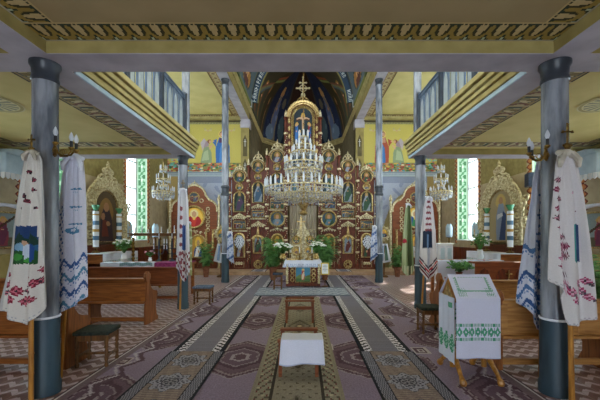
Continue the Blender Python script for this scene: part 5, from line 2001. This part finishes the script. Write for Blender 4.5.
def t5_paint(X, Y, U, V, Yb):
    c = raster(X, Y, '#cfcfd8', [])
    c[(Y > 252) & (np.sin(X * 2.2) * np.sin(Y * .9 + X * .5) > .1)] = lin('#7a3040')
    c[(Y > 205) & (np.abs(U - .35) < .12) & (np.sin(Y * .7) > .2)] = lin('#8a4a54')
    c[(np.abs(U - .6) < .15) & (Y > 225) & (Y < 250)] = lin('#3c5c98')
    return c
towel('embroidered_towel', 'narrow white towel with red stitched hem on the middle left column', 7.12,
      [(189, 180.5, 186), (200, 178, 188), (230, 176.5, 189), (262, 176, 190), (283, 177, 190)],
      lambda U: np.interp(U, [0, .55, 1], [268, 282, 272]), t5_paint, 2, .04, nu=22, nv=60)
towel('embroidered_towel', 'thin yellow-green towel behind the middle left column', 7.62,
      [(222, 188, 191), (240, 187.5, 192), (278, 187.5, 192)], lambda U: 272 + 4 * U,
      lambda X, Y, U, V, Yb: raster(X, Y, '#a8b07c', [('f', lambda X, Y: np.sin(Y * .8) > .6, '#d8dcc0')]), 1, .02, nu=10, nv=40)
def t6_paint(X, Y, U, V, Yb):
    c = raster(X, Y, '#d6d4dc', [])
    pic = (U > .12) & (U < .75) & (Y > 231) & (Y < 248)
    c[pic] = lin('#27344e')
    c[pic & (np.abs(U - .45) < .1) & (Y > 234)] = lin('#7090b8')
    q = (Yb - Y) 
    for a, col in ((3.5, '#6c3040'), (6.5, '#44384c'), (9.5, '#b03a4c'), (13, '#54465a')):
        c[(np.abs(q - a) < 1)] = lin(col)
    c[(Y > 248) & (np.abs(U - .5) < .1) & (q > 14)] = lin('#a8b0c4')
    c[(Y < 231) & (np.abs(U - .5) < .25) & (np.sin(Y * 1.1) > .3)] = lin('#8c4a58')
    return c
towel('embroidered_towel', 'white pointed towel with dark picture and red chevron hem, middle right column', 7.15,
      [(197, 426, 431), (208, 423.5, 433.5), (232, 421, 436), (260, 420, 437), (284, 420, 437)],
      lambda U: 270 + 12 * (1 - np.abs(U - .5) * 2), t6_paint, 2, .03, nu=30, nv=70)
def t7_paint(X, Y, U, V, Yb):
    c = raster(X, Y, '#7f8f68', [])
    c[(np.abs(U - .7) < .14)] = lin('#4c5a3c')
    c[(U < .3)] = lin('#a9b894')
    c[((X - 404.5) / 2) ** 2 + ((Y - 241) / 2.4) ** 2 < 1] = lin('#a0283c')
    c[(Y > 266) & (np.sin(X * 3) > 0)] = lin('#c8ccb0')
    return c
towel('embroidered_towel', 'olive-green towel with a red rose left of the middle right column', 7.3,
      [(204, 406, 410), (222, 404, 412), (250, 402.5, 413.5), (278, 402, 414)], lambda U: 270 + 6 * np.sin(U * PI), t7_paint, 2, .03, nu=22, nv=60)
def t8_paint(X, Y, U, V, Yb):
    c = raster(X, Y, '#bcc4da', [])
    c[(np.sin(Y * .55 + X * .4) > .75)] = lin('#4c6498')
    c[(np.sin(Y * 1.3) * np.sin(X * 1.7) > .6)] = lin('#8094bc')
    return c
towel('embroidered_towel', 'pale blue towel tied to the tall left column', 11.3,
      [(232, 228, 232), (245, 227, 233.5), (264, 226.5, 234)], lambda U: 258 + 6 * U, t8_paint, 1.5, .04, nu=16, nv=40)
towel('embroidered_towel', 'pale blue and white towel tied to the tall right column', 11.3,
      [(226, 372.5, 376), (240, 371, 377), (264, 370.5, 377.5)], lambda U: 262 - 6 * U, t8_paint, 1.5, .04, nu=16, nv=40)

def staff(label, pb, pt, d0, d1, mat='staff', r=.016, fin=True, name='processional_staff'):
    """wooden staff with a gilt cross on top, from the floor to the finial"""
    a = Vector((wx(pb[0], d0), d0, 0.0))
    b = Vector((wx(pt[0], d1), d1, wz(pt[1], d1)))
    t = thing(name, label, 'staff', a)
    mb = MB()
    v = b - a
    mb.tube([(0, 0, 0), v * .3, v * .6, v], [r * 1.25, r * 1.15, r, r * .9], 10)
    for q in (.12, .2, .42, .7):
        mb.tube([v * q, v * (q + .006)], r * 1.35, 10)
    mb.build('shaft', M[mat], t, smooth=True)
    if fin:
        g = MB()
        p = v
        s = .0001 + (.1 if fin is True else fin)
        g.ball(p + Vector((0, 0, s * .15)), s * .3, 0, 10)
        g.ball(p + Vector((0, 0, s * .55)), s * .42, 0, 10, sy=.5)
        for q in (-1, 1):
            g.ball(p + Vector((q * s * .42, 0, s * .62)), s * .16, 0, 6)
        z0 = s * .8
        g.bb(p.x - s * .07, p.x + s * .07, p.y - .008, p.y + .008, p.z + z0, p.z + z0 + s * 2.1)
        g.bb(p.x - s * .5, p.x + s * .5, p.y - .008, p.y + .008, p.z + z0 + s * 1.25, p.z + z0 + s * 1.4)
        for q in ((-.52, 1.32), (.52, 1.32), (0, 2.15)):
            for k in range(3):
                an = k * 2.1 + (0 if q[0] == 0 else PI / 2)
                g.ball(p + Vector((q[0] * s + s * .09 * math.cos(an), 0, z0 + q[1] * s + s * .09 * math.sin(an))), s * .11, 0, 6)
        g.build('gilt_cross', M['brass'], t)
    return t
staff('golden-brown staff with a dark finial at the far left, carrying the red-flowered towel', (31, 400), (31.5, 152), 3.16, 3.16, r=.018, fin=.055)
staff('slanting staff with a small cross behind the blue-embroidered left towel', (60.5, 372), (76, 153), 3.75, 3.64, fin=.05)
staff('golden-brown staff with a tall brass cross at the near right column', (572, 400), (567.5, 151), 3.14, 3.14, r=.02, fin=.085)
staff('thin brown staff behind the blue-embroidered right towel', (539.5, 390), (541, 168), 3.68, 3.68, r=.01, fin=0)
staff('brown staff beside the red-hemmed towel at the middle left column', (180, 311), (183, 190), 7.18, 7.18, fin=.07)
staff('brown staff with a small cross at the middle right column', (421.5, 311), (428.5, 198), 7.2, 7.2, fin=.07)

def sconce(cx, cy, z, dirs, label):
    t = thing('wall_sconce', label, 'sconce', (cx, cy, z))
    g = MB()
    g.lathe([(.005, -.07), (.022, -.05), (.012, -.02), (.026, 0), (.012, .04), (.02, .06), (.005, .08)], (0, 0, 0), 10)
    for (x, y, h) in dirs:
        g.tube([(0, 0, 0), (x * .35, y * .35, -.06), (x * .75, y * .75, -.06), (x, y, 0)], .009, 6)
        g.ring((x * .45, y * .45, -.02), .026, .004, 10, 4, 0, 'y')
        g.lathe([(.008, -.02), (.026, 0), (.028, .01), (.012, .013)], (x, y, h), 10)
    g.build('scrolled_arms', M['brass'], t)
    for (x, y, h) in dirs:
        mb = MB()
        mb.lathe([(.014, .012), (.014, .07), (.012, .075)], (x, y, h), 10)
        s = mb.build('lamp_socket', M['black'], t)
        mb = MB()
        mb.lathe([(.011, .075), (.02, .1), (.021, .115), (.012, .145), (.002, .165)], (x, y, h), 10)
        mb.build('bulb', M['candle'], s, smooth=True)
    return t
sconce(-2.45, 3.33, 2.46, [(.05, -.06, .05), (.15, .02, .02), (.24, -.04, -.02)], 'brass scrolled candle sconce with white bulbs on the near left column')
sconce(2.46, 3.33, 2.42, [(-.17, .0, .0), (-.03, -.06, .06), (-.1, .06, -.02)], 'brass scrolled candle sconce with white bulbs on the near right column')

# ================================================================== THINGS ALONG THE SIDE WALLS
for s, wd in ((-1, 'left'), (1, 'right')):
    t = thing('loudspeaker', 'dark blue box loudspeaker on the %s side wall' % wd, 'loudspeaker', (s * (W - .14), 9.05 if s < 0 else 8.9, 2.92), s * -.35)
    mb = MB(); mb.bb(-.12, .12, -.17, .17, 0, .36)
    mb.build('cabinet', M['black'], t, bevel=.01)
    mb = MB(); mb.bb(-.115, .115, -.182, -.17, .01, .35)
    mb.bb(-s * .12 - .006, -s * .12 + .006, -.16, .16, .01, .35)
    mb.build('grille', M['bluebox'], t)
    # pale blue scalloped canopy over the framed picture
    t = thing('cloth_canopy', 'pale blue tasselled canopy high on the %s wall' % wd, 'canopy', (s * (W - .3), 6.85, 2.72))
    mb = MB()
    mb.bb(-.28, .28, -.42, .42, .12, .5)
    mb.prism([(-.42, .5), (.42, .5), (.3, .6), (.1, .64), (-.1, .64), (-.3, .6)], -.26, .26, axis='x')
    mb.build('canopy_cloth', M['paleblue'], t, bevel=.02)
    mb = MB()
    for k in range(8):
        y = -.38 + k * .108
        mb.prism([(y - .04, .12), (y + .04, .12), (y + .035, .02), (y, -.01), (y - .035, .02)], -s * .28 - .01, -s * .28 + .01, axis='x')
    for k in range(5):
        x = -.22 + k * .11
        mb.prism([(x - .04, .12), (x + .04, .12), (x + .035, .02), (x, -.01), (x - .035, .02)], -.43, -.41)
    mb.build('tassel_fringe', M['white'], t)
    # framed station picture with a towel over it
    t = thing('framed_picture', 'gilt-framed religious picture under the canopy on the %s wall' % wd, 'picture', (s * (W - .03), 6.95, 1.35), PI / 2 * (1 if s < 0 else -1))
    icon_board('painting', 0, .0, .75, .42, lambda U, V: raster(U, V, '#8a9a9c', [('r', 0, 0, 1, .3, '#5c5a48')] + person_shapes(.5, .05, .8, '#8a3a4c', '#6a3450', '#c8a058', w=.4) + [('f', lambda X, Y: np.abs(Y - .3 - X * .7) < .04, '#4a3424')]), t, -.02, 'flat', .03)
    t = thing('white_towel', 'white and green towel hanging over the %s wall picture' % wd, 'towel', (s * (W - .12), 6.95, 2.2), PI / 2 * (1 if s < 0 else -1))
    for q in (-1, 1):
        grid('drop', 12, 30, lambda U, V, q=q: (q * (.5 - .03 * (1 - V)) + (U - .5) * .2, -.02 + .02 * np.sin(U * 12), -.75 + .75 * V), lambda U, V: raster(U, V, '#d4dce6', [('r', 0, .25, 1, .38, '#6e9a98'), ('r', 0, .08, 1, .13, '#6e9a98')]), M['cloth'], t, thick=.006)
    mb = MB()
    mb.tube([(-.6, 0, 0), (-.3, 0, .03), (0, 0, .05), (.3, 0, .03), (.6, 0, 0)], [.03, .05, .035, .05, .03], 8)
    mb.build('gathered_top', M['linen'], t, smooth=True)
    # low ledge under it
    t = thing('wall_cabinet', 'low olive wall cabinet under the %s picture' % wd, 'cabinet', (s * (W - .14), 6.95, 0))
    mb = MB(); mb.bb(-.12, .12, -.6, .5, 0, 1.18); mb.bb(-.14, .14, -.62, .52, 1.18, 1.22)
    mb.build('body', M['olive'], t, bevel=.01)

# candle tables at the left of the nave
t = thing('candle_rack', 'tall dark candle rack on twisted posts before the left window', 'candle rack', (-4.5, 10.3, 0))
mb = MB()
mb.bb(-.78, .78, -.14, .14, 1.6, 1.66); mb.bb(-.82, .82, -.17, .17, 1.66, 1.69)
mb.build('shelf', M['darkwood'], t, bevel=.01)
for x in (-.72, .1, .72):
    mb = MB()
    mb.lathe([(.05 if k % 2 else .03, k * .06) for k in range(27)], (x, 0, 0), 8)
    mb.build('twisted_post', M['brass'], t)
for k in range(7):
    x = -5.15 + k * .2
    t = thing('candle', 'white candle standing on the dark candle rack', 'candle', (x, 10.3, 1.69), group='candles on the left candle rack')
    mb = MB(); h = .17 + .06 * math.sin(k * 2.3)
    mb.lathe([(.035, 0), (.035, .02), (.016, .03), (.016, h), (.003, h + .015)], n=8)
    mb.build('wax', M['candle'], t)
t = thing('side_table', 'side table under white and magenta cloths behind the left pews', 'table', (-4.1, 9.0, 0))
mb = MB(); mb.bb(-1.15, 1.15, -.3, .3, .84, .89)
mb.build('tabletop', M['pew'], t)
for x in (-1.07, 1.07):
    for y in (-.24, .24):
        mb = MB(); mb.bb(x - .035, x + .035, y - .035, y + .035, 0, .84); mb.build('leg', M['pew'], t)
def runner_cl(U, V):
    return raster(U, V, '#cfd6e6', [('f', lambda X, Y: (Y > .3) & (Y < .62) & (X > .35) & (X < .97), '#8aa0ae'), ('f', lambda X, Y: (Y > .36) & (Y < .56) & (X > .37) & (X < .95) & (np.sin(X * 150) * np.sin(Y * 60) > 0), '#5c8a88'), ('r', 0, 0, 1, .06, '#a0a8c4')])
o = grid('embroidered_runner', 90, 30, lambda U, V: (-5.24 + 1.4 * U, 8.66 + .28 * np.clip((V - .55) / .45, 0, 1) - .004, .72 + .185 * np.clip(V / .55, 0, 1) + .012 * np.sin(U * 30)), runner_cl, M['cloth'], thick=.005)
tag(o, 'white runner with green embroidery on the left side table', 'cloth')
o = MB(); o.bb(-3.83, -2.95, 8.66, 9.3, .895, .91); o.bb(-3.83, -2.95, 8.65, 8.665, .76, .91)
tag(o.build('magenta_cloth', M['magenta'], bevel=.004), 'magenta cloth on the right end of the left side table', 'cloth')
bouquet((wx(128, 9.3), 9.1, .905), .26, .66, 'white lilies in a vase on the left side table', 16, 7)
bouquet((wx(151, 9.0), 8.95, .92), .16, .3, 'pink and white posy beside the magenta cloth', 12, 8, 'pink', leaf=10)
for px, sd in ((159, 1), (172, 2)):
    t = thing('candelabrum', 'dark branched candelabrum on the magenta cloth, %s one' % ('outer' if sd == 1 else 'inner'), 'candelabrum', (wx(px, 9.1), 9.1, .912))
    mb = MB()
    mb.lathe([(.08, 0), (.08, .02), (.02, .06), (.03, .2), (.015, .3), (.03, .42), (.012, .62)], n=10)
    for q in (-1, 1):
        for hh in (.3, .45):
            mb.tube([(0, 0, hh - .1), (q * .1, 0, hh - .1), (q * .14, 0, hh)], .01, 6)
            mb.lathe([(.01, 0), (.035, .015), (.035, .03)], (q * .14, 0, hh), 8)
    mb.build('arms', M['navy'], t)
    mb = MB()
    for q in (-1, 1):
        for hh in (.3, .45):
            mb = MB()
            mb.lathe([(.012, .03), (.012, .16)], (q * .14, 0, hh), 8)
            mb.build('candle', M['candle'], t)
    mb = MB()
    mb.lathe([(.012, .62), (.012, .76)], n=8)
    mb.build('candle', M['candle'], t)

# right side table with cloths and flowers
t = thing('side_table', 'side table under a long white cloth behind the lectern', 'table', (4.4, 9.0, 0))
mb = MB(); mb.bb(-.84, .84, -.3, .3, .9, .95)
mb.build('tabletop', M['pew'], t)
for x in (-.78, .78):
    for y in (-.24, .24):
        mb = MB(); mb.bb(x - .035, x + .035, y - .035, y + .035, 0, .9); mb.build('leg', M['pew'], t)
o = grid('embroidered_runner', 90, 40, lambda U, V: (3.54 + 1.72 * U, 8.665 + .3 * np.clip((V - .6) / .4, 0, 1), .35 + .61 * np.clip(V / .6, 0, 1) + .008 * np.sin(U * 40)), lambda U, V: raster(U, V, '#d3d6e8', [('f', lambda X, Y: (Y > .66) & (Y < .9) & (X > .2) & (X < .9) & (np.sin(X * 120) > -.3), '#7f9aa4')]), M['cloth'], thick=.005)
tag(o, 'white cloth with grey-green pattern over the right side table', 'cloth')
bouquet((wx(478, 9.1), 9.0, .97), .28, .75, 'white flowers with dark leaves on the right side table', 14, 17)
bouquet((wx(462, 8.2), 8.35, .55), .34, .42, 'mound of green leaves before the right side table', 3, 21, 'pink', 'terracotta', 80, 'plant')
bouquet((wx(486, 8.2), 8.3, .55), .17, .45, 'bunch of pink roses behind the lectern', 14, 22, 'pink', leaf=10)
t = thing('plant_bench', 'low wooden bench carrying the leafy mound and pink roses', 'bench', (wx(474, 8.3), 8.35, 0))
mb = MB(); mb.bb(-.62, .62, -.22, .22, .51, .55)
mb.build('bench_top', M['pew'], t)
for x in (-.55, .55):
    mb = MB(); mb.bb(x - .03, x + .03, -.18, .18, 0, .51); mb.build('leg', M['pew'], t)
t = thing('candle_box', 'white wooden candle cupboard with two doors by the right wall', 'cupboard', (wx(444, 11.2), 11.2, 0))
mb = MB(); mb.bb(-.24, .24, -.15, .15, 0, 1.32); mb.bb(-.27, .27, -.18, .18, 1.32, 1.36)
mb.build('body', M['white'], t, bevel=.008)
for q in (-1, 1):
    mb = MB(); mb.bb(min(q * .01, q * .22), max(q * .01, q * .22), -.165, -.15, .5, 1.28)
    d_ = mb.build('door', M['linen'], t)
    mb = MB(); mb.bb(min(q * .05, q * .18), max(q * .05, q * .18), -.17, -.165, .6, 1.2); mb.build('pane', M['paleblue'], d_)
for s, wd in ((-1, 'left'), (1, 'right')):
    for yy, dd in ((13.75, 'beyond'), (11.6, 'before')):
        t = thing('wall_lantern', 'white glass processional lantern %s the far %s window' % (dd, wd), 'lantern', (s * (W - .22), yy, 1.55))
        for q in (-1, 1):
            mb = MB()
            mb.lathe([(.06, 0), (.085, .05), (.085, .42), (.05, .5), (.02, .56)], (0, q * .12, 0), 10)
            mb.build('glass_cylinder', M['paleblue'], t, smooth=True)
        mb = MB()
        mb.lathe([(.02, -.5), (.03, -.05), (.1, 0)], n=8)
        mb.bb(-.02, .02, -.2, .2, -.03, 0)
        mb.bb(-.03, .21, -.02, .02, -.3, -.26) if s > 0 else mb.bb(-.21, .03, -.02, .02, -.3, -.26)
        mb.build('bracket', M['brass'], t)
for px, wd in ((239.6, 'left'), (367.4, 'right')):
    o = grid('icon_towel', 16, 24, lambda U, V, px=px: (wx(px, 14.5) + (U - .5) * (.14 + .3 * np.sin(PI * np.clip(V * .9 + .1, 0, 1))), 14.42 + .02 * np.sin(U * 14), 1.12 + .5 * V - .1 * (1 - np.abs(U - .5) * 2) * (1 - V)), lambda U, V: raster(U, V, '#d0d4e0', [('f', lambda X, Y: np.sin(X * 26) * np.sin(Y * 22) > .35, '#39405c')]), M['cloth'], thick=.006)
    tag(o, 'small blue and white pointed towel under the outer %s icon of the screen' % wd, 'towel')
# big brass candle stands beside the shrines
for px, d, lab in ((216, 13.0, 'left of the tall left column'), (386, 13.0, 'right of the tall right column')):
    t = thing('processional_icon', 'gilt processional icon with white ribbon cloth, %s' % lab, 'icon', (wx(px + (5 if px < 300 else -2), d), d, 0))
    mb = MB()
    mb.lathe([(.18, 0), (.16, .05), (.03, .1), (.025, .8), (.04, 1.1), (.025, 1.35)], n=10)
    mb.build('stand', M['darkwood'], t, smooth=True)
    mb = MB()
    mb.ring((0, 0, 1.7), .2, .05, 18, 6, 0, 'y')
    for k in range(12):
        a = 2 * PI * k / 12
        mb.ball((.27 * math.cos(a), 0, 1.7 + .27 * math.sin(a)), .04, 0, 6)
    mb.build('gilt_frame', M['palegold'], t)
    icon_board('round_icon', 0, 1.52, 1.88, .18, p_bust(px, '#b0924c'), t, -.0, 'round', 0)
    grid('ribbon_cloth', 14, 30, lambda U, V: ((U - .5) * (.26 + .3 * (1 - V)), -.05 + .03 * np.sin(U * 14), .55 + .75 * V + .14 * np.abs(U - .5) * (1 - V)), lambda U, V: raster(U, V, '#cfd4e2', [('r', .2, .1, .4, .9, '#7c94bc'), ('r', .6, .1, .75, .9, '#5c7c70')]), M['cloth'], t, thick=.006)

# ================================================================== CAMERA, LIGHT, WORLD
cam = bpy.data.cameras.new('camera')
cam.sensor_width = 36
cam.lens = F / 600 * 36
cam.shift_x = -3 / 600
cam.shift_y = 36 / 600
cam.clip_start = .05
co = bpy.data.objects.new('camera', cam)
COL.objects.link(co)
co.location = (CX, 0, EYE)
co.rotation_euler = (PI / 2, 0, 0)
SC.camera = co

w = bpy.data.worlds.new('daylight')
w.use_nodes = True
bg = w.node_tree.nodes['Background']
bg.inputs['Color'].default_value = (.80, .90, 1.0, 1)
bg.inputs['Strength'].default_value = SKY
SC.world = w

def area(name, loc, rot, sx, sy, power, col=(1, 1, 1), portal=False):
    l = bpy.data.lights.new(name, 'AREA')
    l.shape = 'RECTANGLE'
    l.size, l.size_y = sx, sy
    l.energy = power
    l.color = col
    if portal:
        l.cycles.is_portal = True
    o = bpy.data.objects.new(name, l)
    COL.objects.link(o)
    o.location = loc
    o.rotation_euler = rot
    return o
sun = bpy.data.lights.new('sun', 'SUN')
sun.energy = SUN
sun.angle = math.radians(.6)
sun.color = (1, .93, .8)
so = bpy.data.objects.new('sun', sun)
COL.objects.link(so)
so.rotation_euler = Vector((-.62, -.5, -1)).to_track_quat('-Z', 'Y').to_euler()

SC.view_settings.view_transform = 'Standard'
SC.view_settings.look = 'None'
SC.view_settings.gamma = 1
SC.view_settings.use_curve_mapping = False
SC.view_settings.exposure = EXPO
SC.cycles.max_bounces = 10
SC.cycles.diffuse_bounces = 6
SC.cycles.use_denoising = True
SC.cycles.sample_clamp_indirect = 8
